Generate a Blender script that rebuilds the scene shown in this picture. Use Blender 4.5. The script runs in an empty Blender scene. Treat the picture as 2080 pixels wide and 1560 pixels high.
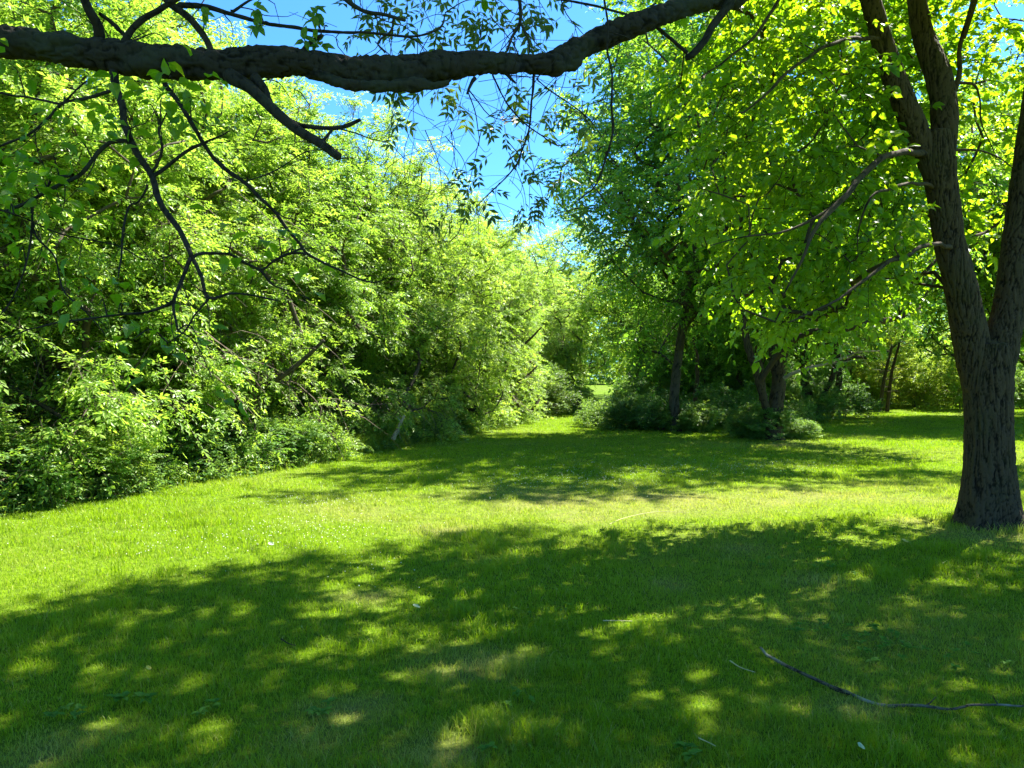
import bpy, math
import numpy as np
from mathutils import Vector

# ------------------------------------------------------------------ camera, world, sun, exposure
scene = bpy.context.scene
COL = scene.collection
EYE = 1.6
FPX = 1571.0           # focal length in pixels of the 2080 px wide photograph
HOR = 770.0            # pixel row of the horizon
cam_d = bpy.data.cameras.new('camera')
cam_d.sensor_width = 36.0
cam_d.lens = 36.0 * FPX / 2080.0
cam_d.clip_start = 0.05
cam_d.clip_end = 2000
cam = bpy.data.objects.new('camera', cam_d)
COL.objects.link(cam)
cam.location = (0, 0, EYE)
cam.rotation_euler = (math.radians(90) - math.atan((780 - HOR) / FPX), 0, 0)
scene.camera = cam

SUN_AZ, SUN_EL = math.radians(49), math.radians(54)
world = bpy.data.worlds.new('World')
scene.world = world
world.use_nodes = True
wn = world.node_tree
sky = wn.nodes.new('ShaderNodeTexSky')
sky.sky_type = 'NISHITA'
sky.sun_disc = False
sky.sun_elevation = SUN_EL
sky.sun_rotation = SUN_AZ
sky.air_density = 1.0
sky.dust_density = 0.3
sky.ozone_density = 2.0
hs = wn.nodes.new('ShaderNodeMix'); hs.data_type = 'RGBA'; hs.blend_type = 'MULTIPLY'; hs.inputs[0].default_value = 1
hs.inputs[7].default_value = (0.44, 0.97, 1.50, 1)
wn.links.new(sky.outputs[0], hs.inputs[6]); wn.links.new(hs.outputs[2], wn.nodes['Background'].inputs[0])
wn.nodes['Background'].inputs[1].default_value = 0.05
sd = bpy.data.lights.new('sun', 'SUN')
sd.energy = 5.0
sd.angle = math.radians(0.53)
sd.color = (1.0, 0.95, 0.86)
sun = bpy.data.objects.new('sun', sd)
COL.objects.link(sun)
SV = Vector((math.sin(SUN_AZ) * math.cos(SUN_EL), math.cos(SUN_AZ) * math.cos(SUN_EL), math.sin(SUN_EL)))
sun.rotation_euler = SV.to_track_quat('Z', 'Y').to_euler()
sun.location = (10, 10, 30)
scene.view_settings.view_transform = 'Standard'
scene.view_settings.look = 'None'
scene.view_settings.exposure = 2.25
scene.view_settings.gamma = 1.0
scene.render.engine = 'CYCLES'
cy = scene.cycles
cy.use_denoising = True
cy.max_bounces = 8
cy.diffuse_bounces = 4
cy.glossy_bounces = 1
cy.transmission_bounces = 4
cy.transparent_max_bounces = 4
cy.caustics_reflective = False
cy.caustics_refractive = False
cy.sample_clamp_indirect = 4.0

# ------------------------------------------------------------------ helpers
def hash01(ix, iy, iz, seed):
    h = (ix.astype(np.int64) * 374761393 + iy.astype(np.int64) * 668265263 + iz.astype(np.int64) * 2147483647 + seed * 1274126177) & 0xffffffff
    h = ((h ^ (h >> 13)) * 1274126177) & 0xffffffff
    h = ((h ^ (h >> 16)) * 2246822519) & 0xffffffff
    return ((h ^ (h >> 15)) & 0xffffff) / float(0xffffff)

def noise(P, seed=0):
    """value noise 0..1 at points P (n,3)"""
    P = np.asarray(P, float)
    i = np.floor(P).astype(np.int64)
    f = P - i
    f = f * f * (3 - 2 * f)
    r = 0
    for dx in (0, 1):
        wx = f[:, 0] if dx else 1 - f[:, 0]
        for dy in (0, 1):
            wy = f[:, 1] if dy else 1 - f[:, 1]
            for dz in (0, 1):
                wz = f[:, 2] if dz else 1 - f[:, 2]
                r = r + wx * wy * wz * hash01(i[:, 0] + dx, i[:, 1] + dy, i[:, 2] + dz, seed)
    return r

def noise2(x, y, s, seed=0):
    return noise(np.stack([x * s, y * s, np.zeros_like(x)], 1), seed)

def nrm(v):
    return v / np.maximum(np.linalg.norm(v, axis=-1, keepdims=True), 1e-9)

def W(px, py, D):
    """photo pixel at depth D -> world point"""
    return np.array([(px - 1040.0) / FPX * D, D, EYE + (HOR - py) / FPX * D])

def gz(x, y):
    x = np.asarray(x, float); y = np.asarray(y, float)
    far = np.clip((y - 38) / 60, 0, 1)
    right = np.clip((x - 9) / 30, 0, 1) * np.clip((y - 10) / 30, 0, 1)
    return 0.05 * np.sin(x * 0.55 + 1.0) * np.cos(y * 0.4) + 0.8 * far * far * (3 - 2 * far) + 0.5 * right

def G(px, py):
    """photo pixel on the ground -> world x, y"""
    D = EYE * FPX / (py - HOR)
    for _ in range(4):
        x = (px - 1040.0) / FPX * D
        D = (EYE - float(gz(x, D))) * FPX / (py - HOR)
    return (px - 1040.0) / FPX * D, D

def mesh_obj(name, V, F, mats, parent=None, smooth=False, attrs=None, midx=None, face_n=3):
    V = np.asarray(V, np.float32); F = np.asarray(F, np.int32)
    me = bpy.data.meshes.new(name)
    me.vertices.add(len(V)); me.vertices.foreach_set('co', V.ravel())
    n = len(F)
    me.loops.add(n * face_n); me.loops.foreach_set('vertex_index', F.ravel())
    me.polygons.add(n)
    me.polygons.foreach_set('loop_start', np.arange(0, n * face_n, face_n, dtype=np.int32))
    me.polygons.foreach_set('loop_total', np.full(n, face_n, np.int32))
    if midx is not None:
        me.polygons.foreach_set('material_index', np.asarray(midx, np.int32))
    me.polygons.foreach_set('use_smooth', np.full(n, smooth, bool))
    for k, a in (attrs or {}).items():
        at = me.attributes.new(k, 'FLOAT', 'POINT'); at.data.foreach_set('value', np.asarray(a, np.float32))
    me.update(calc_edges=True)
    for m in (mats if isinstance(mats, (list, tuple)) else [mats]):
        me.materials.append(m)
    o = bpy.data.objects.new(name, me)
    COL.objects.link(o)
    if parent is not None:
        o.parent = parent
    return o

def tag(o, label=None, cat=None, group=None, kind=None):
    if label: o['label'] = label
    if cat: o['category'] = cat
    if group: o['group'] = group
    if kind: o['kind'] = kind
    return o

def empty(name, loc, label, cat, group=None, rz=0.0, s=1.0):
    o = bpy.data.objects.new(name, None)
    COL.objects.link(o)
    o.location = loc; o.rotation_euler = (0, 0, rz); o.scale = (s, s, s)
    o.empty_display_size = 0.2
    return tag(o, label, cat, group)

def copy_tree(root, loc, rz, s, label, group=None, tint=None, cat=None):
    r = root.copy(); COL.objects.link(r)
    r.location = loc; r.rotation_euler = (0, 0, rz); r.scale = s if isinstance(s, tuple) else (s, s, s)
    r['label'] = label
    if cat: r['category'] = cat
    if group: r['group'] = group
    for ch in root.children:
        c = ch.copy(); COL.objects.link(c); c.parent = r
        if tint: c.color = tint
    return r

# ---- tubes
def resample(P, R, step):
    P = np.asarray(P, float); R = np.asarray(R, float)
    n = len(P)
    if n < 3:
        L = np.linalg.norm(P[-1] - P[0]); k = max(2, int(L / step) + 1)
        t = np.linspace(0, 1, k)[:, None]
        return P[0] * (1 - t) + P[-1] * t, R[0] * (1 - t[:, 0]) + R[-1] * t[:, 0]
    ext = np.vstack([2 * P[0] - P[1], P, 2 * P[-1] - P[-2]])
    outP, outR = [], []
    for i in range(n - 1):
        p0, p1, p2, p3 = ext[i], ext[i + 1], ext[i + 2], ext[i + 3]
        k = max(1, int(round(np.linalg.norm(p2 - p1) / step)))
        for j in range(k):
            t = j / k
            outP.append(0.5 * ((2 * p1) + (-p0 + p2) * t + (2 * p0 - 5 * p1 + 4 * p2 - p3) * t * t + (-p0 + 3 * p1 - 3 * p2 + p3) * t ** 3))
            outR.append(R[i] * (1 - t) + R[i + 1] * t)
    outP.append(P[-1]); outR.append(R[-1])
    return np.array(outP), np.array(outR)

class Geo:
    """collects quads (as two triangles) into one mesh"""
    def __init__(self):
        self.V = []; self.F = []; self.A = []; self.M = []; self.n = 0
    def add(self, V, F, a=None, m=0):
        self.V.append(V); self.F.append(F + self.n)
        self.A.append(np.zeros(len(V)) if a is None else a); self.M.append(np.full(len(F), m, np.int32))
        self.n += len(V)
    def build(self, name, mats, parent=None, smooth=False):
        return mesh_obj(name, np.vstack(self.V), np.vstack(self.F), mats, parent, smooth,
                        {'rnd': np.concatenate(self.A)}, np.concatenate(self.M))

def tube(geo, P, R, sides, disp=None, m=0, cap=True):
    P = np.asarray(P, float); R = np.asarray(R, float)
    n = len(P)
    T = np.zeros_like(P); T[1:-1] = P[2:] - P[:-2]; T[0] = P[1] - P[0]; T[-1] = P[-1] - P[-2]
    T = nrm(T)
    u = np.cross(T[0], [0.31, 0.95, 0.1]); u /= np.linalg.norm(u)
    U = np.zeros_like(P)
    for i in range(n):
        u = u - T[i] * np.dot(u, T[i]); u = u / (np.linalg.norm(u) + 1e-12); U[i] = u
    Vv = np.cross(T, U)
    th = np.linspace(0, 2 * np.pi, sides, endpoint=False)
    c, s = np.cos(th), np.sin(th)
    N = U[:, None, :] * c[None, :, None] + Vv[:, None, :] * s[None, :, None]
    X = P[:, None, :] + N * R[:, None, None]
    a = np.full(n * sides, 0.5)
    if disp is not None:
        d, a = disp(X.reshape(-1, 3), np.repeat(R, sides))
        X = X + N * d.reshape(n, sides)[..., None]
    V = X.reshape(-1, 3)
    i = np.arange(n - 1)[:, None] * sides; j = np.arange(sides)[None, :]; k = (j + 1) % sides
    A, B, C, D = (i + j).ravel(), (i + k).ravel(), (i + sides + k).ravel(), (i + sides + j).ravel()
    F = np.vstack([np.stack([A, B, C], 1), np.stack([A, C, D], 1)])
    if cap:
        V = np.vstack([V, P[-1] + T[-1] * R[-1] * 0.35]); a = np.append(a, 0.5)
        e = (n - 1) * sides
        F = np.vstack([F, np.stack([e + np.arange(sides), e + (np.arange(sides) + 1) % sides, np.full(sides, len(V) - 1)], 1)])
    geo.add(V, F, a, m)

def bark_disp(amp, fx, fz, seed=0):
    """furrowed bark: long interlacing ridges; returns displacement and a 0..1 height attribute"""
    def f(X, R):
        w = noise(X * np.array([5, 5, 2.2]), seed + 5) - 0.5
        w2 = noise(X * np.array([5, 5, 2.2]) + 31.7, seed + 6) - 0.5
        Q = X + np.stack([w, w2, np.zeros_like(w)], 1) * 0.10
        a1 = noise(Q * np.array([fx, fx, fz]), seed)
        a2 = noise(Q * np.array([fx * 1.9, fx * 1.9, fz * 2.1]) + 7.7, seed + 1)
        c1 = np.exp(-((2 * a1 - 1) / .20) ** 2); c2 = np.exp(-((2 * a2 - 1) / .22) ** 2)
        big = noise(X * 3.0, seed + 2) - 0.5
        fine = noise(X * np.array([110, 110, 60]), seed + 3) - 0.5
        mid = noise(Q * np.array([fx * 2.5, fx * 2.5, fz * 5]) + 3.1, seed + 4) - .5
        d = amp * (.45 - 1.3 * c1 - .55 * c2 + 1.0 * big + 0.45 * fine + .5 * mid)
        return d * np.clip(R / 0.15, 0.25, 1.3), np.clip(0.72 - .42 * c1 - .28 * c2 + 0.7 * fine + .6 * mid, 0, 1)
    return f

# ---- leaf templates (x along the leaf, z its normal)
def T_simple(w=0.5, fold=0.10, droop=0.06):
    V = np.array([[0, 0, 0], [0.45, w / 2, fold], [1, 0, -droop], [0.45, -w / 2, fold]], float)
    return V, np.array([[0, 2, 1], [0, 3, 2]])
def T_broad(w=0.62):
    V = np.array([[0, 0, 0], [0.5, 0, 0.0], [1.0, 0.03, -0.22], [0.20, w * .42, .07], [0.55, w * .45, .09], [0.24, -w * .44, .10], [0.57, -w * .42, .05], [0.84, w * .2, -0.07], [0.82, -w * .2, -0.10]], float)
    F = np.array([[0, 1, 3], [3, 1, 4], [4, 1, 7], [7, 1, 2], [0, 5, 1], [5, 6, 1], [6, 8, 1], [8, 2, 1]])
    return V, F
def T_pinnate(npair=2, w=0.38, ll=0.5, rachis=0.012, spread=0.9):
    V, F = [], []
    k = 0
    def leaf(bx, by, ang, L):
        nonlocal k
        base, ff = T_simple(w, 0.06, 0.08)
        c, s = math.cos(ang), math.sin(ang)
        X = base * L
        V.append(np.stack([bx + X[:, 0] * c - X[:, 1] * s, by + X[:, 0] * s + X[:, 1] * c, X[:, 2] - 0.10 * bx * bx], 1)); F.append(ff + k); k += 4
    for i in range(npair):
        x = 0.22 + 0.42 * i / max(1, npair - 1) if npair > 1 else 0.3
        leaf(x, 0, spread, ll * (0.85 + 0.15 * i)); leaf(x + .02, 0, -spread, ll * (0.85 + 0.15 * i))
    leaf(0.62, 0, 0, ll)
    r = rachis
    V.append(np.array([[0, -r, 0], [0, r, 0], [0.65, 0, -0.04]])); F.append(np.array([[0, 1, 2]]) + k)
    return np.vstack(V), np.vstack(F)

def scatter(geo, T, P, X, Z, S, rnd, m=0):
    tv, tf = T
    X = nrm(X); Z = nrm(Z - X * np.sum(Z * X, 1, keepdims=True)); Y = np.cross(Z, X)
    n, k = len(P), len(tv)
    V = P[:, None, :] + S[:, None, None] * (X[:, None, :] * tv[None, :, 0:1] + Y[:, None, :] * tv[None, :, 1:2] + Z[:, None, :] * tv[None, :, 2:3])
    F = tf[None] + (np.arange(n) * k)[:, None, None]
    geo.add(V.reshape(-1, 3), F.reshape(-1, 3), np.repeat(rnd, k), m)

UP = np.array([0, 0, 1.0])
def sprays(geo, rng, C, R, out, T, size, ntw=10, nleaf=12, droop=0.25, flat=0.75, outw=0.8, tilt=0.45, twig=True, leaf_m=0, twig_m=1, twr=0.006, upb=0.15):
    """leafy twigs round clump centres C with radii R, growing towards out"""
    n = len(C)
    C_ = np.repeat(C, ntw, 0); R_ = np.repeat(R, ntw); O_ = np.repeat(out, ntw, 0)
    N = n * ntw
    d = rng.normal(size=(N, 3)) * np.array([1, 1, flat]) * 0.75 + O_ * outw + UP * upb
    d = nrm(d)
    L = R_ * rng.uniform(0.65, 1.25, N)
    st = C_ - O_ * (R_ * 0.45)[:, None] + rng.normal(size=(N, 3)) * (R_ * 0.18)[:, None]
    dr = droop * rng.uniform(0.4, 1.6, N)
    if twig:
        ts = np.array([0, 0.4, 0.75, 1.0])
        pts = st[:, None] + d[:, None] * (L[:, None] * ts)[..., None] - UP * ((dr * L)[:, None] * ts ** 2)[..., None]
        sd_ = nrm(np.cross(d, UP + 1e-3)); s2 = np.cross(d, sd_)
        ang = np.array([0, 2.1, 4.2])
        off = sd_[:, None] * np.cos(ang)[None, :, None] + s2[:, None] * np.sin(ang)[None, :, None]
        rr = twr * np.array([1, .75, .5, .25])
        V = pts[:, :, None, :] + off[:, None] * rr[None, :, None, None]
        F = []
        for a in range(3):
            for b in range(3):
                c_ = (b + 1) % 3
                F += [[a * 3 + b, a * 3 + c_, a * 3 + 3 + c_], [a * 3 + b, a * 3 + 3 + c_, a * 3 + 3 + b]]
        F = np.array(F)[None] + (np.arange(N) * 12)[:, None, None]
        geo.add(V.reshape(-1, 3), F.reshape(-1, 3), None, twig_m)
    t = (np.arange(nleaf) + 0.5)[None] / nleaf * 0.85 + 0.17 + rng.uniform(-.04, .04, (N, nleaf))
    P = st[:, None] + d[:, None] * (L[:, None] * t)[..., None] - UP * ((dr * L)[:, None] * t ** 2)[..., None]
    tan = nrm(d[:, None] - UP * (2 * dr[:, None] * t)[..., None])
    side = nrm(np.cross(tan, UP))
    sg = np.where(np.arange(nleaf) % 2 == 0, 1.0, -1.0)[None, :, None]
    X = tan * 0.55 + side * sg * 0.8 + rng.normal(size=P.shape) * 0.28 - UP * 0.22
    Z = UP + rng.normal(size=P.shape) * tilt + O_[:, None] * 0.25
    S = size * rng.uniform(0.45, 1.3, (N, nleaf))
    rv = np.clip(np.repeat(rng.uniform(0, 1, n), ntw)[:, None] * 0.45 + rng.uniform(0, 0.55, (N, nleaf)), 0, 1)
    M = N * nleaf
    scatter(geo, T, P.reshape(M, 3), X.reshape(M, 3), Z.reshape(M, 3), S.ravel(), rv.ravel(), leaf_m)

def skeleton(paths, radii, clumps, rng, rtip=0.010, expo=0.45, seg=0.35, rise=0.45, wob=0.08):
    """explicit stems plus branches reaching every clump; returns list of (P, R)"""
    pos, par, own = [], [], []
    chains = []
    for (pa, att) in paths:
        P, _ = resample(pa, np.ones(len(pa)), 0.3)
        ids = []
        prev = -1
        if att and pos:
            prev = int(np.argmin(np.linalg.norm(np.array(pos) - P[0], axis=1)))
        for p in P:
            pos.append(p); par.append(prev); prev = len(pos) - 1; ids.append(prev); own.append(1)
        chains.append((ids, P, True))
    base = np.array(paths[0][0][0])
    order = np.argsort([np.linalg.norm(c - base) for c in clumps])
    load = [0] * 0
    bt = []
    minz = base[2] + 0.6
    for k in order:
        c = clumps[k]
        A = np.array(pos)
        dv = c - A
        h = np.hypot(dv[:, 0], dv[:, 1])
        cost = np.linalg.norm(dv, axis=1) + 1.1 * np.maximum(0, h * rise - dv[:, 2]) + 4.0 * (A[:, 2] < minz)
        j = int(np.argmin(cost))
        p0 = A[j]; L = np.linalg.norm(c - p0)
        pj = A[par[j]] if par[j] >= 0 else p0 - UP * 0.2
        pd = nrm(p0 - pj)
        mid = p0 + pd * L * 0.18 + (c - p0) * 0.38 + UP * L * 0.08 + rng.normal(size=3) * wob * L
        m2 = (mid + c) * 0.5 + UP * 0.05 * L + rng.normal(size=3) * wob * L * 0.7
        P, _ = resample(np.array([p0, mid, m2, c]), np.ones(4), max(seg, 0.12))
        ids = [j]; prev = j
        for p in P[1:]:
            pos.append(p); par.append(prev); prev = len(pos) - 1; ids.append(prev)
        chains.append((ids, P, False)); bt.append(prev)
    cnt = np.zeros(len(pos))
    for t in bt:
        q = t
        while q >= 0:
            cnt[q] += 1; q = par[q]
    rad = rtip * np.maximum(cnt, 1) ** expo
    out = []
    for ci, (ids, P, main) in enumerate(chains):
        if main:
            R0 = radii[ci]
            R = np.interp(np.linspace(0, 1, len(P)), np.linspace(0, 1, len(R0)), R0)
            out.append((P, R, True))
        else:
            R = rad[ids].copy(); R[0] = min(R[0], R[1] * 1.25); R[-1] *= 0.5
            out.append((P, R, False))
    return out

def ell_points(rng, n, c, r, inner=0.35, mind=0.5, noise_amp=0.25, seed=0, keep=None):
    """well spread points in an ellipsoid, uneven outline"""
    pts = []
    tries = 0
    while len(pts) < n and tries < n * 60:
        tries += 1
        v = rng.normal(size=3); v /= np.linalg.norm(v)
        lim = 1 + noise_amp * 2 * (noise(np.array([v * 1.7 + 11.3]), seed)[0] - 0.5)
        rr = (rng.uniform(inner ** 2, 1)) ** 0.5 * lim
        p = np.array(c) + v * rr * np.array(r)
        if keep is not None and not keep(p): continue
        if pts and np.min(np.linalg.norm(np.array(pts) - p, axis=1)) < mind: continue
        pts.append(p)
    return np.array(pts)

# ------------------------------------------------------------------ materials
def new_mat(name):
    m = bpy.data.materials.new(name); m.use_nodes = True
    nt = m.node_tree; nt.nodes.clear()
    out = nt.nodes.new('ShaderNodeOutputMaterial')
    return m, nt, out

def N(nt, typ, **kw):
    n = nt.nodes.new(typ)
    for k, v in kw.items():
        if k.startswith('i_'):
            n.inputs[int(k[2:])].default_value = v
        else:
            setattr(n, k, v)
    return n

def leaf_mat(name, c0, c1, t0, t1, trans=0.45, rough=0.42, spec=0.5, nscale=0.6, sheen_var=0.3):
    m, nt, out = new_mat(name)
    L = nt.links.new
    at = N(nt, 'ShaderNodeAttribute', attribute_name='rnd')
    oi = N(nt, 'ShaderNodeObjectInfo')
    tc = N(nt, 'ShaderNodeTexCoord')
    nz = N(nt, 'ShaderNodeTexNoise'); nz.inputs['Scale'].default_value = nscale; nz.inputs['Detail'].default_value = 3
    L(tc.outputs['Object'], nz.inputs['Vector'])
    ma = N(nt, 'ShaderNodeMath', operation='MULTIPLY_ADD'); L(nz.outputs[0], ma.inputs[0]); ma.inputs[1].default_value = 0.9; ma.inputs[2].default_value = -0.45
    ad = N(nt, 'ShaderNodeMath', operation='ADD', use_clamp=True); L(ma.outputs[0], ad.inputs[0]); L(at.outputs['Fac'], ad.inputs[1])
    def two(a, b):
        r = N(nt, 'ShaderNodeMix', data_type='RGBA'); r.inputs[6].default_value = (*a, 1); r.inputs[7].default_value = (*b, 1)
        L(ad.outputs[0], r.inputs[0])
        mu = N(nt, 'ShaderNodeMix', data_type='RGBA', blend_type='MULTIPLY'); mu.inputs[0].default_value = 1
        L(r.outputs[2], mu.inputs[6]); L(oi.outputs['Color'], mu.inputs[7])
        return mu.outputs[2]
    p = N(nt, 'ShaderNodeBsdfPrincipled')
    L(two(c0, c1), p.inputs['Base Color']); p.inputs['Roughness'].default_value = rough
    p.inputs['Specular IOR Level'].default_value = spec
    t = N(nt, 'ShaderNodeBsdfTranslucent'); L(two(t0, t1), t.inputs['Color'])
    mx = N(nt, 'ShaderNodeMixShader'); mx.inputs[0].default_value = trans
    L(p.outputs[0], mx.inputs[1]); L(t.outputs[0], mx.inputs[2]); L(mx.outputs[0], out.inputs[0])
    return m

def bark_mat(name, c0, c1, c2, moss=0.0, scale=1.0, bump=0.6):
    m, nt, out = new_mat(name)
    L = nt.links.new
    tc = N(nt, 'ShaderNodeTexCoord')
    mp = N(nt, 'ShaderNodeMapping'); mp.inputs['Scale'].default_value = (scale, scale, scale * 0.3)
    L(tc.outputs['Object'], mp.inputs[0])
    n1 = N(nt, 'ShaderNodeTexNoise'); n1.inputs['Scale'].default_value = 28; n1.inputs['Detail'].default_value = 6; n1.inputs['Roughness'].default_value = .65
    L(mp.outputs[0], n1.inputs['Vector'])
    n2 = N(nt, 'ShaderNodeTexNoise'); n2.inputs['Scale'].default_value = 3.5; n2.inputs['Detail'].default_value = 5
    L(tc.outputs['Object'], n2.inputs['Vector'])
    at = N(nt, 'ShaderNodeAttribute', attribute_name='rnd')
    a = N(nt, 'ShaderNodeMath', operation='ADD'); L(n1.outputs[0], a.inputs[0]); L(at.outputs['Fac'], a.inputs[1])
    cr = N(nt, 'ShaderNodeValToRGB'); L(a.outputs[0], cr.inputs[0])
    e = cr.color_ramp.elements; e[0].position = 0.55; e[0].color = (*c0, 1); e[1].position = 1.0; e[1].color = (*c1, 1)
    x = e.new(1.25 if False else 0.8); x.color = (*[(p + q) / 2 for p, q in zip(c0, c1)], 1)
    mx = N(nt, 'ShaderNodeMix', data_type='RGBA'); mx.inputs[7].default_value = (*c2, 1); L(cr.outputs[0], mx.inputs[6])
    r2 = N(nt, 'ShaderNodeValToRGB'); L(n2.outputs[0], r2.inputs[0]); r2.color_ramp.elements[0].position = .52; r2.color_ramp.elements[1].position = .68
    mm = N(nt, 'ShaderNodeMath', operation='MULTIPLY'); L(r2.outputs[0], mm.inputs[0]); mm.inputs[1].default_value = moss; L(mm.outputs[0], mx.inputs[0])
    p = N(nt, 'ShaderNodeBsdfPrincipled'); p.inputs['Roughness'].default_value = 0.9; p.inputs['Specular IOR Level'].default_value = 0.2
    L(mx.outputs[2], p.inputs['Base Color'])
    b = N(nt, 'ShaderNodeBump'); b.inputs['Strength'].default_value = bump; b.inputs['Distance'].default_value = 0.02; L(n1.outputs[0], b.inputs['Height']); L(b.outputs[0], p.inputs['Normal'])
    L(p.outputs[0], out.inputs[0])
    return m

M_bark = bark_mat('furrowed_bark', (0.014, 0.009, 0.006), (0.074, 0.050, 0.030), (0.05, 0.05, 0.02), 0.3)
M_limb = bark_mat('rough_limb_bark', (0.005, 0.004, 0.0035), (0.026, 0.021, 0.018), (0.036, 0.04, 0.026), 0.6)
M_bark_g = bark_mat('grey_bark', (0.018, 0.014, 0.010), (0.085, 0.066, 0.048), (0.05, 0.06, 0.03), 0.4)
M_twig = bark_mat('twig_bark', (0.05, 0.04, 0.025), (0.15, 0.12, 0.08), (0.08, 0.09, 0.04), 0.2)
M_dead = bark_mat('dead_wood', (0.12, 0.09, 0.065), (0.36, 0.29, 0.22), (0.2, 0.17, 0.12), 0.4)
#                         dark leaf              light leaf            transmitted dark     transmitted light
M_elder = leaf_mat('sunny_maple_leaf', (0.10, 0.21, 0.025), (0.28, 0.41, 0.055), (0.26, 0.49, 0.03), (0.52, 0.74, 0.07), 0.48, spec=.35)
M_mid = leaf_mat('green_leaf', (0.055, 0.14, 0.028), (0.15, 0.26, 0.045), (0.18, 0.40, 0.03), (0.40, 0.60, 0.04), 0.48, 0.35)
M_broad = leaf_mat('broad_backlit_leaf', (0.035, 0.10, 0.012), (0.08, 0.18, 0.018), (0.20, 0.46, 0.006), (0.58, 0.78, 0.015), 0.54, 0.42, .4)
M_ash = leaf_mat('ash_leaf', (0.04, 0.085, 0.02), (0.09, 0.15, 0.035), (0.10, 0.21, 0.02), (0.26, 0.38, 0.03), 0.45)
M_shrub = leaf_mat('shrub_leaf', (0.06, 0.16, 0.03), (0.20, 0.33, 0.08), (0.20, 0.40, 0.03), (0.42, 0.60, 0.06), 0.42, 0.45, 0.3)
M_weed = leaf_mat('weed_leaf', (0.06, 0.16, 0.02), (0.12, 0.26, 0.03), (0.12, 0.32, 0.01), (0.26, 0.48, 0.02), 0.35, 0.55, .15)

def grass_mat():
    m, nt, out = new_mat('grass_blade')
    L = nt.links.new
    dry = N(nt, 'ShaderNodeAttribute', attribute_name='dry')
    rn = N(nt, 'ShaderNodeAttribute', attribute_name='rnd')
    g = N(nt, 'ShaderNodeMix', data_type='RGBA'); g.inputs[6].default_value = (0.085, 0.165, 0.005, 1); g.inputs[7].default_value = (0.24, 0.34, 0.012, 1)
    L(rn.outputs['Fac'], g.inputs[0])
    d = N(nt, 'ShaderNodeMix', data_type='RGBA'); L(g.outputs[2], d.inputs[6]); d.inputs[7].default_value = (0.40, 0.38, 0.12, 1); L(dry.outputs['Fac'], d.inputs[0])
    p = N(nt, 'ShaderNodeBsdfPrincipled'); p.inputs['Roughness'].default_value = 0.5; p.inputs['Specular IOR Level'].default_value = 0.3
    L(d.outputs[2], p.inputs['Base Color'])
    t = N(nt, 'ShaderNodeBsdfTranslucent')
    g2 = N(nt, 'ShaderNodeMix', data_type='RGBA'); g2.inputs[6].default_value = (0.32, 0.52, 0.006, 1); g2.inputs[7].default_value = (0.55, 0.50, 0.10, 1); L(dry.outputs['Fac'], g2.inputs[0])
    L(g2.outputs[2], t.inputs['Color'])
    mx = N(nt, 'ShaderNodeMixShader'); mx.inputs[0].default_value = 0.42
    L(p.outputs[0], mx.inputs[1]); L(t.outputs[0], mx.inputs[2]); L(mx.outputs[0], out.inputs[0])
    return m
M_grass = grass_mat()

def ground_mat():
    m, nt, out = new_mat('lawn_ground')
    L = nt.links.new
    tc = N(nt, 'ShaderNodeTexCoord')
    dry = N(nt, 'ShaderNodeAttribute', attribute_name='dry')
    n1 = N(nt, 'ShaderNodeTexNoise'); n1.inputs['Scale'].default_value = 14; n1.inputs['Detail'].default_value = 8; n1.inputs['Roughness'].default_value = .7
    L(tc.outputs['Object'], n1.inputs['Vector'])
    cr = N(nt, 'ShaderNodeValToRGB'); L(n1.outputs[0], cr.inputs[0])
    e = cr.color_ramp.elements; e[0].position = .35; e[0].color = (0.045, 0.085, 0.006, 1); e[1].position = .7; e[1].color = (0.14, 0.22, 0.012, 1)
    d = N(nt, 'ShaderNodeMix', data_type='RGBA'); L(cr.outputs[0], d.inputs[6]); d.inputs[7].default_value = (0.19, 0.17, 0.07, 1); L(dry.outputs['Fac'], d.inputs[0])
    p = N(nt, 'ShaderNodeBsdfPrincipled'); p.inputs['Roughness'].default_value = 1; p.inputs['Specular IOR Level'].default_value = 0.05
    b = N(nt, 'ShaderNodeBump'); b.inputs['Strength'].default_value = .8; b.inputs['Distance'].default_value = .03; L(n1.outputs[0], b.inputs['Height']); L(b.outputs[0], p.inputs['Normal'])
    L(d.outputs[2], p.inputs['Base Color']); L(p.outputs[0], out.inputs[0])
    return m
M_ground = ground_mat()

def flat_mat(name, c, rough=0.7, var=0.3, scale=30):
    m, nt, out = new_mat(name)
    L = nt.links.new
    tc = N(nt, 'ShaderNodeTexCoord'); n1 = N(nt, 'ShaderNodeTexNoise'); n1.inputs['Scale'].default_value = scale; L(tc.outputs['Object'], n1.inputs['Vector'])
    mx = N(nt, 'ShaderNodeMix', data_type='RGBA'); L(n1.outputs[0], mx.inputs[0])
    mx.inputs[6].default_value = (*[v * (1 - var) for v in c], 1); mx.inputs[7].default_value = (*[min(1, v * (1 + var)) for v in c], 1)
    p = N(nt, 'ShaderNodeBsdfPrincipled'); p.inputs['Roughness'].default_value = rough; L(mx.outputs[2], p.inputs['Base Color']); L(p.outputs[0], out.inputs[0])
    return m
M_flower = flat_mat('clover_white', (0.78, 0.80, 0.70))
M_yleaf = flat_mat('yellowed_leaf', (0.55, 0.42, 0.06), 0.5)
M_pleaf = flat_mat('pale_leaf_underside', (0.28, 0.36, 0.20), 0.6)
M_straw = flat_mat('straw', (0.42, 0.36, 0.18), 0.6)

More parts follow.
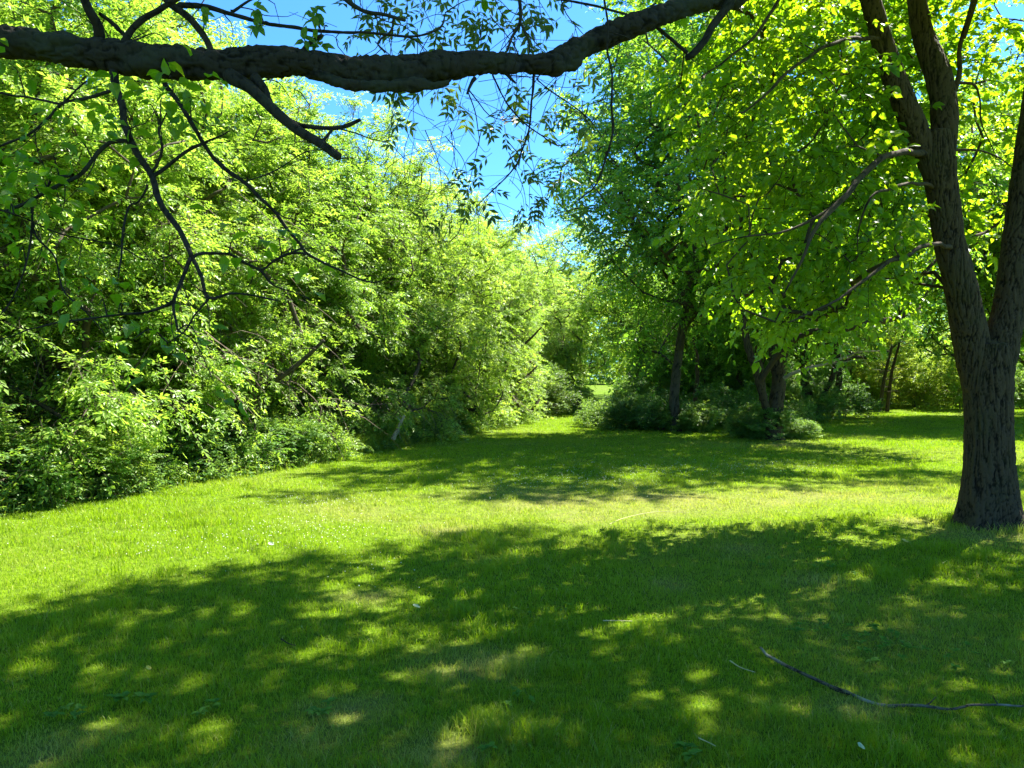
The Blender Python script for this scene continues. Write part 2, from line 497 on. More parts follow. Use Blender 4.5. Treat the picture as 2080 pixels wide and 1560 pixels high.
# ------------------------------------------------------------------ ground
# dry bare spots: (px, py, radius m)
SPOTS = [(960, 1350, .55), (705, 1445, .4), (640, 1505, .35), (1650, 1180, .45), (1360, 1190, .35), (1950, 1085, .7), (2040, 1095, .9),
         (1860, 1060, .6), (740, 1215, .4), (880, 1530, .4), (90, 1530, .4), (1740, 1440, .35), (1180, 1050, 1.0), (900, 1075, .8), (1500, 1115, .5), (1600, 905, 1.2)]
SP = [(*G(a, b), r) for a, b, r in SPOTS]
def dryness(x, y):
    n1 = noise2(x, y, 0.42, 3); n2 = noise2(x, y, 1.7, 4); n3 = noise2(x, y, 6.0, 5)
    d = np.clip((n1 * .55 + n2 * .3 + n3 * .15 - 0.50) * 3.0, 0, 1) * 0.4
    # dry band between the two tree shadows, raised to make the sunlit strip paler
    band = np.exp(-((y - 10.0 - 0.12 * x + 0.9 * (n1 - .5)) / 1.3) ** 2) * np.clip((x + 3.0) / 3, 0, 1)
    d = d * 0.55 + band * (0.16 + 0.50 * n2)
    for sx, sy, r in SP:
        q = np.hypot(x - sx, (y - sy)) / r
        d = np.maximum(d, np.clip(1.1 - q * (0.8 + 1.3 * n3), 0, 0.8) * (0.3 + .7 * n3))
    return np.clip(d, 0, 1)

def ground():
    a = np.concatenate([-np.geomspace(400, 14, 24), np.arange(-13.75, 22, 0.25), np.geomspace(22, 400, 24)])
    b = np.concatenate([-np.geomspace(300, 4, 14), np.arange(-3.75, 40, 0.25), np.geomspace(40, 600, 30)])
    X, Y = np.meshgrid(a, b)
    Z = gz(X, Y)
    V = np.stack([X, Y, Z], 2).reshape(-1, 3)
    nx, ny = len(a), len(b)
    i = (np.arange(ny - 1)[:, None] * nx + np.arange(nx - 1)[None]).ravel()
    F = np.stack([i, i + 1, i + nx + 1, i + nx], 1)
    o = mesh_obj('ground', V, F, M_ground, smooth=True, attrs={'dry': dryness(V[:, 0], V[:, 1])}, face_n=4)
    tag(o, kind='structure')
ground()

# edge of the left thicket
HS = np.array([-5.8, 8.8]); HD = nrm(np.array([7.0, 22.2])); HN = np.array([-HD[1], HD[0]])
def hedge(t, off):
    p = HS + HD * t + HN * off
    return p[0], p[1]

TB = G(2010, 1070)
def grass():
    rng = np.random.default_rng(11)
    def blades(n, y0, y1, dens_pow, segs, h0, w0, name):
        u = rng.uniform(0, 1, n * 2)
        a, b = y0 ** (1 - dens_pow + 1), y1 ** (1 - dens_pow + 1)
        y = (a + u * (b - a)) ** (1 / (2 - dens_pow))
        x = rng.uniform(-1, 1, n * 2) * (y * 0.70 + 1.2)
        rel = (x - HS[0]) * HN[0] + (y - HS[1]) * HN[1]
        dry = dryness(x, y)
        ok = (rel < 0.8) & (rng.uniform(0, 1, n * 2) > dry ** 2 * 0.75)
        x, y, dry = x[ok][:n], y[ok][:n], dry[ok][:n]
        n = len(x)
        tall = noise2(x, y, 1.3, 21) * 0.5 + noise2(x, y, 4.5, 22) * 0.5
        h = h0 * (0.45 + 1.5 * np.clip(tall - .2, 0, 1) ** 1.3 + 0.35 * rng.uniform(-1, 1, n)) * (1 - .35 * dry)
        h = h * (1 + 1.3 * np.exp(-((np.hypot(x - TB[0], y - TB[1]) - .45) / .16) ** 2))
        h = np.maximum(h, 0.018) * (1 + 1.1 * np.clip((noise2(x, y, 5.0, 23) - .62) * 5, 0, 1) * (noise2(x, y, .9, 24) > .42))
        w = w0 * rng.uniform(.7, 1.3, n) * np.maximum(1, y / 4.0) ** 0.8
        th = rng.uniform(0, 2 * np.pi, n); ph = rng.uniform(0, 2 * np.pi, n)
        lean = h * np.abs(rng.normal(0.6, 0.35, n))
        wx, wy = np.cos(th) * w / 2, np.sin(th) * w / 2
        lx, ly = np.cos(ph) * lean, np.sin(ph) * lean
        z = gz(x, y) - 0.004
        if segs == 2:
            V = np.stack([np.stack([x - wx, y - wy, z], 1), np.stack([x + wx, y + wy, z], 1),
                          np.stack([x - wx * .8 + lx * .35, y - wy * .8 + ly * .35, z + h * .6], 1), np.stack([x + wx * .8 + lx * .35, y + wy * .8 + ly * .35, z + h * .6], 1),
                          np.stack([x + lx, y + ly, z + h * np.where(lean > h * .8, .75, 1.0)], 1)], 1)
            tf = np.array([[0, 1, 3], [0, 3, 2], [2, 3, 4]])
        else:
            V = np.stack([np.stack([x - wx, y - wy, z], 1), np.stack([x + wx, y + wy, z], 1), np.stack([x + lx, y + ly, z + h], 1)], 1)
            tf = np.array([[0, 1, 2]])
        k = V.shape[1]
        F = (tf[None] + (np.arange(n) * k)[:, None, None]).reshape(-1, 3)
        dd = np.clip(dry * rng.uniform(.5, 1.4, n) + (rng.uniform(0, 1, n) < 0.06) * 0.7, 0, 1)
        rr = np.clip(noise2(x, y, 0.8, 30) * .6 + rng.uniform(0, .5, n), 0, 1)
        return V.reshape(-1, 3), F, np.repeat(dd, k), np.repeat(rr, k)
    A = blades(330000, 2.0, 9.0, 1.5, 2, 0.046, 0.0030, '')
    B = blades(420000, 8.8, 42.0, 1.75, 1, 0.042, 0.0042, '')
    V = np.vstack([A[0], B[0]]); F = np.vstack([A[1], B[1] + len(A[0])])
    o = mesh_obj('grass', V, F, M_grass, attrs={'dry': np.concatenate([A[2], B[2]]), 'rnd': np.concatenate([A[3], B[3]])})
    tag(o, 'mown lawn grass, yellow-green in the sun with dry straw patches', 'grass', kind='stuff')
grass()

def clover():
    rng = np.random.default_rng(5)
    pts = []
    # (px, py, spread px x, spread px y, count)
    for cx, cy, sx, sy, n in [(1150, 978, 150, 10, 420), (1350, 955, 160, 10, 260), (1600, 950, 120, 9, 200), (1060, 930, 170, 25, 160), (640, 1085, 80, 18, 230), (430, 1110, 140, 30, 90),
                              (230, 1090, 150, 30, 60), (620, 1025, 80, 8, 120), (760, 1165, 70, 25, 26), (1700, 900, 140, 25, 160), (1000, 1005, 300, 14, 120), (1900, 905, 90, 25, 80)]:
        for _ in range(n):
            px, py = cx + rng.normal() * sx, cy + rng.normal() * sy
            if py < 855: continue
            x, y = G(px, py)
            if (x - HS[0]) * HN[0] + (y - HS[1]) * HN[1] > -0.1: continue
            pts.append((x, y))
    P = np.array(pts); n = len(P)
    z = gz(P[:, 0], P[:, 1]) + rng.uniform(.035, .075, n)
    g = Geo()
    oc = np.array([[1, 0, 0], [0, 1, 0], [-1, 0, 0], [0, -1, 0], [0, 0, .8], [0, 0, -.7]], float)
    of = np.array([[0, 1, 4], [1, 2, 4], [2, 3, 4], [3, 0, 4], [1, 0, 5], [2, 1, 5], [3, 2, 5], [0, 3, 5]])
    scatter(g, (oc, of), np.stack([P[:, 0], P[:, 1], z], 1), rng.normal(size=(n, 3)) * [1, 1, .2], np.tile(UP, (n, 1)), rng.uniform(.0028, .0066, n), np.zeros(n))
    tag(g.build('clover_flowers', M_flower), 'tiny white clover flower heads dotted over the lawn', 'flowers', kind='stuff')
clover()

# ------------------------------------------------------------------ big structure: near tree on the right
def near_tree():
    rng = np.random.default_rng(3)
    D = 8.3
    bx, by = G(2010, 1070)
    root = empty('shade_tree', (0, 0, 0), 'large dark shade tree with deeply furrowed forking trunk at right edge of the lawn', 'tree')
    def pth(pts): return np.array([W(a, b, d) for a, b, d in pts])
    k = D / FPX
    base = np.array([W(2012, 1090, D)[0], D, -0.12])
    trunk = np.vstack([base, pth([(2011, 1040, D), (2010, 950, D), (2008, 850, D), (2006, 760, D), (2004, 700, D)])])
    rt = np.array([66, 55, 45, 43, 45, 42]) * k
    left = pth([(2004, 840, D), (1980, 730, D), (1960, 630, D - .05), (1946, 560, D - .1), (1927, 490, D - .1), (1915, 400, D - .15), (1905, 330, D - .2), (1900, 270, D - .2)])
    rl = np.array([30, 34, 31, 29, 28, 28, 31, 24]) * k
    lefta = pth([(1908, 380, D - .2), (1870, 290, D - .2), (1844, 231, D - .25), (1812, 154, D - .3), (1787, 77, D - .4), (1765, 0, D - .5), (1730, -130, D - .6), (1690, -300, D - .7), (1640, -480, D - .8)])
    rla = np.array([20, 23, 23, 21, 19, 17, 16, 14, 9]) * k
    leftb = pth([(1908, 370, D - .2), (1916, 240, D - .1), (1903, 154, D), (1874, 77, D + .1), (1859, 0, D + .1), (1845, -140, D + .3), (1850, -320, D + .5), (1870, -500, D + .6)])
    rlb = np.array([22, 25, 25, 21, 18, 16, 13, 8]) * k
    right = pth([(2012, 820, D), (2032, 710, D), (2050, 620, D + .05), (2064, 520, D + .1), (2080, 385, D + .2), (2098, 231, D + .3), (2118, 40, D + .4), (2150, -200, D + .5), (2200, -420, D + .6)])
    rr = np.array([29, 33, 30, 29, 28, 25, 22, 16, 9]) * k
    g = Geo()
    bd0 = bark_disp(0.0115, 40, 3.2, 1)
    def bd_root(X, Rr):
        d, a = bd0(X, Rr)
        th = np.arctan2(X[:, 1] - base[1], X[:, 0] - base[0])
        return d + .055 * np.exp(-np.maximum(X[:, 2] + .02, -.1) / .2) * (np.sin(5 * th + 1) + .7 * np.sin(3 * th + 2.2) + .3 * np.sin(9 * th)), a
    bd = bark_disp(0.0115, 40, 3.2, 1)
    for P, R, s, st in ((trunk, rt, 230, .010), (left, rl, 170, .011), (lefta, rla, 96, .016), (leftb, rlb, 96, .016), (right, rr, 150, .012)):
        P2, R2 = resample(P, R, st)
        if P is trunk:   # root flare with lobes handled by radius
            h = P2[:, 2]; R2 = R2 + 0.10 * np.exp(-(h + .1) / 0.16)
        tube(g, P2, R2, s, bd_root if P is trunk else bd)
    g.build('trunk', M_bark, root, smooth=True)
    # side branches seen against the leaves
    side = [
        ([(1880, 318, 8.1), (1850, 308, 7.7), (1800, 320, 7.2), (1750, 362, 6.9), (1725, 395, 6.7), (1680, 430, 6.5), (1650, 470, 6.4), (1625, 530, 6.3), (1590, 600, 6.3)], [12, 10, 9, 8.5, 8, 6.5, 5, 3.5, 2]),
        ([(1725, 395, 6.7), (1660, 440, 6.6), (1590, 470, 6.5), (1520, 480, 6.4), (1440, 500, 6.4)], [5, 4, 3, 2, 1.2]),
        ([(1895, 380, 8.1), (1860, 375, 7.6), (1810, 382, 7.0), (1770, 410, 6.8), (1748, 470, 6.9), (1742, 520, 6.9)], [6, 5, 4, 3.2, 2.2, 1]),
        ([(1930, 510, 8.2), (1900, 502, 7.7), (1850, 512, 7.2), (1800, 535, 6.9), (1740, 580, 6.7), (1680, 620, 6.5), (1600, 655, 6.4)], [8, 6.5, 6, 5, 4, 3, 1.5]),
        ([(1932, 200, 8.3), (1942, 150, 8.3), (1955, 80, 8.3), (1975, 0, 8.3), (1990, -120, 8.4), (2020, -260, 8.4)], [12, 8, 7, 6.5, 5, 2]),
        ([(1938, 168, 8.3), (1975, 170, 8.4), (1990, 200, 8.4), (1995, 260, 8.5), (2030, 330, 8.5)], [6, 4, 3, 2.5, 1]),
        ([(1935, 305, 8.3), (1985, 305, 8.3), (2030, 320, 8.4), (2060, 345, 8.4)], [5, 3.5, 2.5, 2]),
        ([(1790, 80, 7.9), (1700, 90, 7.2), (1620, 130, 6.8), (1560, 190, 6.6), (1500, 230, 6.5)], [7, 5.5, 4.5, 3.5, 1.8]),
        ([(1765, 0, 7.8), (1690, -60, 7.2), (1600, -20, 6.8), (1540, 60, 6.5), (1480, 120, 6.4), (1420, 160, 6.3)], [8, 6, 5, 4, 3, 1.5]),
    ]
    paths = [(np.vstack([trunk, left[2:]]), False), (lefta, True), (leftb, True), (right, True)]
    radii = [rt, rla, rlb, rr]
    bo = []
    for pts, rad in side:
        P = pth(pts); R = np.array(rad) * k * .62
        paths.append((P, True)); radii.append(R)
        P2, R2 = resample(P, R, .06)
        P2[1:-1] += (np.stack([noise(P2[1:-1] * 3.1, s) for s in (7, 8, 9)], 1) - .5) * .06
        gg = Geo(); tube(gg, P2, R2, 10, bark_disp(.004, 15, 15, 4)); gg.build('branch', M_bark, root, smooth=True)
    # leafy crown: droops low on the left, high and wide above the frame
    def px(p): return 1040 + p[0] / p[1] * FPX, HOR - (p[2] - EYE) / p[1] * FPX
    def keep(p):
        x, y = px(p)
        if p[1] < 2: return False
        le = np.interp(y, [-300, 0, 300, 500, 700, 1060], [1620, 1740, 1850, 1905, 1940, 1950])
        if p[1] < 8.7 and y > -200 and x > le - 75: return False
        if y > -170 and x < 1440 + max(0, (y - 100)) * -0.08: return False
        if y > 690 - abs(x - 1540) * 0.25 and x < 1950: return False
        return p[2] > 2.0
    SX, SY = SV[0] / SV[2], SV[1] / SV[2]
    lo = []
    while len(lo) < 150:
        x, y = rng.uniform(1345, 1880), rng.uniform(-90, 700)
        d = rng.uniform(7.0, 9.8)
        p = W(x, y, d)
        if not keep(p) and not (p[1] > 8.9 and x < 1900 and y < 560): continue
        if y > 330 + (x - 1345) * 1.9 or y > 690 - abs(x - 1540) * 0.25: continue
        if lo and np.min(np.linalg.norm(np.array(lo) - p, axis=1)) < .42: continue
        lo.append(p)
    lo2 = []
    while len(lo2) < 50:
        x, y = rng.uniform(1800, 2250), rng.uniform(-80, 520)
        p = W(x, y, rng.uniform(8.9, 10.5))
        if lo2 and np.min(np.linalg.norm(np.array(lo2) - p, axis=1)) < .45: continue
        lo2.append(p)
    A = np.array(lo + lo2); sha = np.stack([A[:, 0] - A[:, 2] * SX, A[:, 1] - A[:, 2] * SY], 1)
    hi, hs = [], []
    for _ in range(30000):  # unseen upper clumps, laid out to cast the foreground lawn shadow
        gx, gy = rng.uniform(-6, 5.6), rng.uniform(.5, 8.6)
        if gy > np.interp(gx, [-6, -3.5, -2.1, -.94, 0, 6], [3.4, 5.1, 6.7, 7.6, 8.2, 8.4]): continue
        q = np.array([gx, gy])
        if np.min(np.linalg.norm(sha - q, axis=1)) < .4: continue
        if hs and np.min(np.linalg.norm(np.array(hs) - q, axis=1)) < .22: continue
        zmin = 3.0 + .69 * gy
        z = rng.uniform(max(zmin, 5.8), max(zmin, 5.8) + 3.2)
        if noise(np.array([[gx * .85, gy * 1.1, .5]]), 91)[0] > .80: continue
        p = np.array([gx + SX * z, gy + SY * z, z])
        hi.append(p); hs.append(q)
    hi = np.array(hi)
    C = np.vstack([hi, lo, lo2])
    sk = skeleton(paths, radii, C, rng, 0.0055, 0.38, .3, .25)
    g = Geo()
    for P, R, main in sk:
        if not main: tube(g, P, np.minimum(R, .022), 6)
    out = nrm(C - np.array([4.6, 8.3, 5.0]))
    Rc = np.concatenate([rng.uniform(.5, .75, len(hi)), rng.uniform(.38, .6, len(lo)), rng.uniform(.4, .6, len(lo2))])
    sprays(g, rng, C, Rc, out, T_broad(), 0.10, ntw=9, nleaf=13, droop=.4, flat=.7, outw=.5, tilt=.75, twr=.004, leaf_m=1, twig_m=0)
    o = g.build('crown', [M_bark, M_broad], root); o.color = (1, 1, 1, 1)
    return root
near_tree()

# ------------------------------------------------------------------ tree whose limb crosses the top of the picture
def overhead_tree():
    rng = np.random.default_rng(8)
    root = empty('overhanging_tree', (0, 0, 0), 'tree whose thick dark bent limb crosses the top of the view with thin drooping branches', 'tree')
    def pth(pts): return np.array([W(a, b, d) for a, b, d in pts])
    # trunk stands just outside the left edge
    tb = np.array([-3.55, 2.75, -0.1])
    trunk = np.array([tb, [-3.5, 2.75, .6], [-3.46, 2.78, 1.4], [-3.4, 2.8, 2.3], [-3.4, 2.9, 3.4], [-3.3, 3.1, 4.8], [-3.2, 2.9, 6.4], [-3.0, 2.6, 8.0]])
    rt = np.array([.30, .24, .22, .22, .19, .16, .11, .05])
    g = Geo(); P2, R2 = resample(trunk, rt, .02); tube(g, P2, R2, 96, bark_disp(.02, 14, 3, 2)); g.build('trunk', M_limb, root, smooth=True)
    L = [(-820, 60, 2.9, 46), (-420, 66, 2.95, 42), (-100, 78, 3.0, 34), (0, 83, 3.0, 32), (77, 92, 3.0, 32), (154, 107, 3.0, 33), (231, 113, 3.0, 34), (308, 126, 3.0, 33), (385, 128, 3.0, 31), (460, 131, 3.02, 32),
         (540, 127, 3.04, 31), (615, 130, 3.06, 27), (690, 143, 3.08, 29), (770, 147, 3.1, 30), (830, 146, 3.12, 30), (892, 140, 3.15, 29), (930, 134, 3.18, 26), (1008, 128, 3.22, 23), (1085, 132, 3.28, 21), (1123, 129, 3.3, 25), (1161, 112, 3.35, 24),
         (1200, 93, 3.38, 22), (1277, 56, 3.4, 22), (1354, 29, 3.45, 20), (1431, 8, 3.5, 17), (1500, -5, 3.6, 13), (1620, -70, 3.7, 10), (1760, -190, 3.8, 6)]
    P = pth([l[:3] for l in L]); R = np.array([l[3] * l[2] / FPX for l in L])
    def limb_disp(X, Rr):
        d, a = bark_disp(.013, 26, 26, 6)(X[:, [1, 2, 0]] * np.array([1, 1, 1]), Rr)
        d2 = noise(X * np.array([4, 9, 9]), 41) - .5
        fl = np.maximum(0, noise(X * np.array([7, 18, 18]), 42) - .62) * .06   # loose bark flakes
        hf = noise(X * 52, 43) + noise(X * np.array([35, 60, 60]), 44) - 1
        return d + d2 * .022 + fl + hf * .008, a
    P2, R2 = resample(P, R, .007)
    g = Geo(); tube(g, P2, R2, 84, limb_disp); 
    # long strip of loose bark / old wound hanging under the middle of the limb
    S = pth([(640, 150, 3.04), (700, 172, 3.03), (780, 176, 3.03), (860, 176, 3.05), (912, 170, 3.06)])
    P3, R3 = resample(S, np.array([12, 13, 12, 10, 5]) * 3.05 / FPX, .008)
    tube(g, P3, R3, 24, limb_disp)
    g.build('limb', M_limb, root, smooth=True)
    q = 3.0 / FPX
    BR = [  # points (px, py, depth), start and end radius in px
        ([(470, 155, 3.0), (510, 180, 2.95), (545, 215, 2.9), (590, 250, 2.85), (640, 290, 2.8), (688, 322, 2.75)], [22, 17, 15, 14, 12, 11]),
        ([(520, 160, 3.0), (540, 185, 2.97), (548, 215, 2.92)], [16, 13, 10]),
        ([(595, 248, 2.85), (630, 258, 2.85), (672, 264, 2.85), (705, 258, 2.85), (735, 246, 2.85)], [7, 6, 6, 6, 5]),
        ([(675, 264, 2.85), (664, 278, 2.82), (655, 292, 2.8)], [4, 4, 4]),
        ([(235, 130, 3.0), (240, 180, 2.95), (255, 230, 2.9), (270, 290, 2.85), (300, 350, 2.8), (330, 410, 2.75), (360, 465, 2.7), (388, 525, 2.65)], [13, 11, 9, 9, 8.5, 8, 7, 6]),
        ([(388, 525, 2.65), (370, 570, 2.6), (352, 615, 2.58), (356, 668, 2.55)], [6, 5, 4, 2.5]),
        ([(388, 525, 2.65), (408, 560, 2.62), (424, 606, 2.6), (470, 598, 2.6), (520, 600, 2.62), (568, 612, 2.65)], [5.5, 4.5, 4, 3, 2.5, 1.5]),
        ([(352, 612, 2.58), (300, 630, 2.6), (240, 638, 2.62), (170, 645, 2.65), (80, 660, 2.7), (0, 690, 2.8)], [4.5, 3.5, 3, 2.8, 2.2, 1.5]),
        ([(424, 608, 2.6), (395, 640, 2.6), (375, 670, 2.6), (340, 695, 2.6)], [3, 2.5, 2, 1]),
        ([(390, 525, 2.65), (420, 517, 2.7), (465, 518, 2.75), (500, 535, 2.8), (530, 548, 2.85), (560, 580, 2.9), (628, 606, 2.95)], [5, 4.5, 4, 4, 3.5, 3, 1.5]),
        ([(530, 548, 2.85), (555, 528, 2.85), (590, 516, 2.85), (622, 518, 2.85)], [3, 3.5, 4, 4]),
        ([(335, 165, 3.0), (365, 205, 3.0), (395, 255, 2.95), (425, 310, 2.95), (440, 330, 2.95), (480, 360, 2.9), (520, 392, 2.9), (560, 440, 2.9), (600, 490, 2.9), (625, 520, 2.9), (690, 545, 2.9), (760, 573, 2.9), (806, 560, 2.9)], [8, 6.5, 6.5, 6, 7, 6, 5.5, 5, 4.5, 4, 3, 2, 1]),
        ([(500, 373, 2.9), (560, 350, 2.95), (620, 315, 3.0), (700, 305, 3.05)], [2.5, 2, 1.8, 1]),
        ([(270, 290, 2.85), (235, 290, 2.85), (210, 305, 2.85), (165, 350, 2.82), (120, 375, 2.8), (50, 415, 2.8), (-30, 440, 2.8)], [7, 6, 6, 5.5, 5, 4.5, 3]),
        ([(150, 355, 2.82), (110, 360, 2.85), (90, 390, 2.85), (40, 420, 2.85), (0, 432, 2.85)], [4, 3.5, 3, 3, 2]),
        ([(305, 360, 2.8), (340, 340, 2.8), (390, 305, 2.8), (440, 280, 2.8), (470, 262, 2.8)], [6, 5, 4.5, 3.5, 2]),
        ([(310, 350, 2.8), (330, 310, 2.8), (325, 275, 2.8), (328, 260, 2.8)], [4, 4, 3.5, 2]),
        ([(300, 375, 2.8), (285, 410, 2.78), (265, 420, 2.78), (250, 470, 2.75), (248, 530, 2.72), (240, 570, 2.7)], [3.5, 3, 3, 2.8, 2.2, 1.2]),
        ([(230, 185, 2.95), (180, 200, 2.95), (130, 210, 2.95), (95, 245, 2.95), (50, 280, 2.95), (-20, 308, 2.95)], [5, 4.5, 4, 4, 3.5, 2.5]),
        ([(-40, 180, 3.1), (30, 192, 3.1), (90, 203, 3.05), (130, 208, 3.0), (180, 165, 3.0)], [4, 3.5, 3.5, 3, 2.5]),
        ([(60, 405, 2.8), (70, 470, 2.8), (110, 520, 2.8), (130, 590, 2.8), (180, 640, 2.8), (210, 680, 2.8)], [3.5, 3, 2.5, 2.5, 1.8, 1]),
        ([(65, 415, 2.8), (60, 500, 2.8), (35, 590, 2.75), (0, 640, 2.7)], [3, 2.5, 2, 1.5]),
        ([(-20, 420, 2.6), (40, 440, 2.65), (140, 480, 2.75), (240, 500, 2.8), (300, 530, 2.8), (380, 510, 2.8)], [3, 2.5, 2, 2, 1.5, 1]),
        ([(205, 90, 3.0), (200, 50, 2.95), (178, 10, 2.9), (150, -60, 2.85)], [15, 13, 12, 11]),
        ([(250, 95, 3.0), (265, 70, 3.0), (300, 40, 3.0), (345, 10, 3.0), (400, -20, 3.0)], [12, 9, 9, 8, 7]),
        ([(205, 30, 2.95), (230, 50, 3.0), (255, 75, 3.0)], [5, 6, 6]),
        ([(320, -30, 3.1), (350, 10, 3.1), (395, 45, 3.1), (425, 85, 3.05), (435, 110, 3.0)], [12, 11, 10, 9, 8]),
        ([(365, 15, 3.1), (420, 18, 3.1), (470, 28, 3.1), (540, 50, 3.1), (620, 60, 3.1), (700, 65, 3.15), (780, 75, 3.2), (850, 78, 3.25), (895, 60, 3.3), (905, 30, 3.3)], [9, 8, 6, 5.5, 5, 4.5, 4, 3.5, 3, 1.5]),
        ([(470, 25, 3.1), (500, 5, 3.1), (540, -10, 3.1)], [5, 4, 3]),
        ([(615, 110, 3.05), (630, 90, 3.05), (655, 72, 3.05)], [8, 7, 5]),
        ([(690, -10, 3.3), (712, 10, 3.3), (740, 26, 3.3), (780, 32, 3.3), (822, 40, 3.3)], [7, 8, 6.5, 6, 5]),
        ([(800, 40, 3.3), (795, 65, 3.3), (770, 90, 3.3), (785, 112, 3.2)], [3.5, 3, 3, 3]),
        ([(1052, -20, 3.4), (1055, 45, 3.4), (1040, 80, 3.35), (1028, 105, 3.3)], [6, 5.5, 4, 3.5]),
        ([(1055, 45, 3.4), (1070, 75, 3.35), (1075, 110, 3.3)], [4, 3, 3]),
        ([(1085, 150, 3.3), (1084, 200, 3.3), (1075, 260, 3.3), (1060, 310, 3.3), (1052, 332, 3.3), (1020, 370, 3.3), (980, 410, 3.3), (950, 440, 3.3)], [5, 3.5, 3, 3, 2.5, 2, 1.5, 1]),
        ([(1000, 150, 3.25), (1030, 210, 3.3), (1080, 265, 3.4), (1120, 290, 3.5), (1160, 295, 3.6)], [3, 2.5, 2.5, 2, 1]),
        ([(1090, 160, 3.3), (1140, 200, 3.4), (1190, 240, 3.5), (1230, 290, 3.6)], [2.5, 2.2, 2, 1]),
        ([(1222, -30, 3.3), (1232, 60, 3.3), (1241, 150, 3.3), (1243, 230, 3.3), (1240, 290, 3.3), (1225, 340, 3.3), (1205, 380, 3.3), (1175, 410, 3.3)], [3.5, 3.5, 3.5, 3.5, 3.5, 3, 2.5, 1.2]),
        ([(1130, 0, 3.5), (1190, 10, 3.5), (1250, 25, 3.5), (1300, 40, 3.5)], [3.5, 4, 4, 3.5]),
        ([(1025, 150, 3.25), (1035, 160, 3.2), (1047, 170, 3.18)], [6, 5, 3]),
        ([(965, 160, 3.2), (958, 175, 3.18), (950, 192, 3.15)], [6, 5, 4]),
        ([(1485, 0, 3.5), (1468, 25, 3.5), (1445, 55, 3.5), (1428, 85, 3.5), (1405, 112, 3.5), (1392, 118, 3.5)], [16, 14, 13, 12, 12, 10]),
        ([(1320, 50, 3.45), (1345, 70, 3.5), (1372, 90, 3.5), (1395, 108, 3.5)], [6, 6, 6, 7]),
    ]
    ends = []
    for pts, rad in BR:
        P = pth(pts); R = np.array(rad) * q * 0.72
        P2, R2 = resample(P, R, .015)
        n = np.stack([noise(P2 * 9, s) for s in (17, 18, 19)], 1) - .5
        n[0] = 0; P2 = P2 + n * .018
        g = Geo(); tube(g, P2, R2, 14 if R[0] > .012 else 7, bark_disp(.0035, 30, 30, 9)); g.build('branch', M_limb, root, smooth=True)
        ends.append((P2, R2))
    # broad leaves on the drooping branches at the left
    g = Geo()
    tw = Geo()
    fine = rng
    def twig(p, d, L, r, kinks=5):
        pts = [p]
        for i in range(kinks):
            d = nrm(d + fine.normal(size=3) * .28); pts.append(pts[-1] + d * L / kinks)
        P2, R2 = resample(np.array(pts), np.linspace(r, r * .3, len(pts)), .03)
        tube(tw, P2, R2, 4); return P2
    LC = [(330, 200, 2.8, 12), (290, 215, 2.75, 9), (385, 200, 2.85, 7), (310, 240, 2.75, 9), (100, 320, 2.8, 10), (60, 370, 2.75, 14), (150, 300, 2.85, 7), (20, 440, 2.7, 10), (130, 230, 2.9, 6), (20, 130, 3.0, 5), (260, 270, 2.8, 5),
          (90, 400, 2.75, 8), (30, 350, 2.7, 8), (270, 315, 2.8, 4), (480, 505, 2.7, 6), (560, 490, 2.8, 4), (160, 540, 2.7, 4), (200, 620, 2.6, 8), (240, 640, 2.6, 6), (270, 690, 2.5, 4), (410, 700, 2.5, 3), (435, 775, 2.5, 4), (600, 540, 2.9, 3), (40, 515, 2.7, 3),
          (345, 160, 2.9, 4), (370, 225, 2.8, 5), (0, 400, 2.6, 9), (125, 420, 2.8, 5)]
    PP, XX, ZZ, SS = [], [], [], []
    for cx, cy, d, n in LC:
        c = W(cx, cy, d)
        allp = np.vstack([e[0] for e in ends])
        j = np.argmin(np.linalg.norm(allp - c, axis=1))
        a = allp[j]
        mid = (a + c) / 2 + UP * .04
        P2, R2 = resample(np.array([a, mid, c]), np.array([.003, .0022, .0012]), .02)
        tube(tw, P2, R2, 5)
        for _ in range(int(n * 1.6)):
            p = c + rng.normal(size=3) * np.array([.08, .09, .06])
            PP.append(p); XX.append(rng.normal(size=3) * [1, 1, .3] + (p - c) * 6 - UP * .45); ZZ.append(UP + rng.normal(size=3) * .5); SS.append(rng.uniform(.04, .075))
    for cx, cy, d, n in [(520, 20, 3.0, 5), (525, 60, 3.0, 5), (640, 30, 3.0, 4), (650, 90, 3.05, 4), (640, 45, 3.0, 4), (420, 30, 3.0, 4), (615, 80, 3.0, 2), (985, 0, 3.2, 3)]:
        c = W(cx, cy, d)
        allp = np.vstack([e[0] for e in ends]); a = allp[np.argmin(np.linalg.norm(allp - c, axis=1))]
        P2, R2 = resample(np.array([a, (a + c) / 2 + UP * .02, c]), np.array([.003, .0022, .0012]), .02); tube(tw, P2, R2, 5)
        for i in range(n + 2):
            an = i * 2 * math.pi / (n + 2) + rng.uniform(-.3, .3)
            PP.append(c + rng.normal(size=3) * .008); XX.append([math.cos(an), rng.normal() * .5, math.sin(an) - .2]); ZZ.append([0, -1, .7 + rng.normal() * .3]); SS.append(rng.uniform(.04, .06))
    PP, XX, ZZ, SS = map(np.array, (PP, XX, ZZ, SS))
    scatter(g, T_broad(.6), PP, XX, ZZ, SS, rng.uniform(0, .7, len(PP)))
    # bare fine twigs everywhere along the thin branches
    for e in ends:
        P2, R2 = e
        if R2[0] > .022: continue
        for _ in range(max(2, int(len(P2) * .055))):
            i = rng.integers(1, len(P2) - 1)
            t = nrm(P2[i] - P2[i - 1])
            twig(P2[i], nrm(t + rng.normal(size=3) * .7 - UP * .2), rng.uniform(.12, .4), min(R2[i] * .55, .0028))
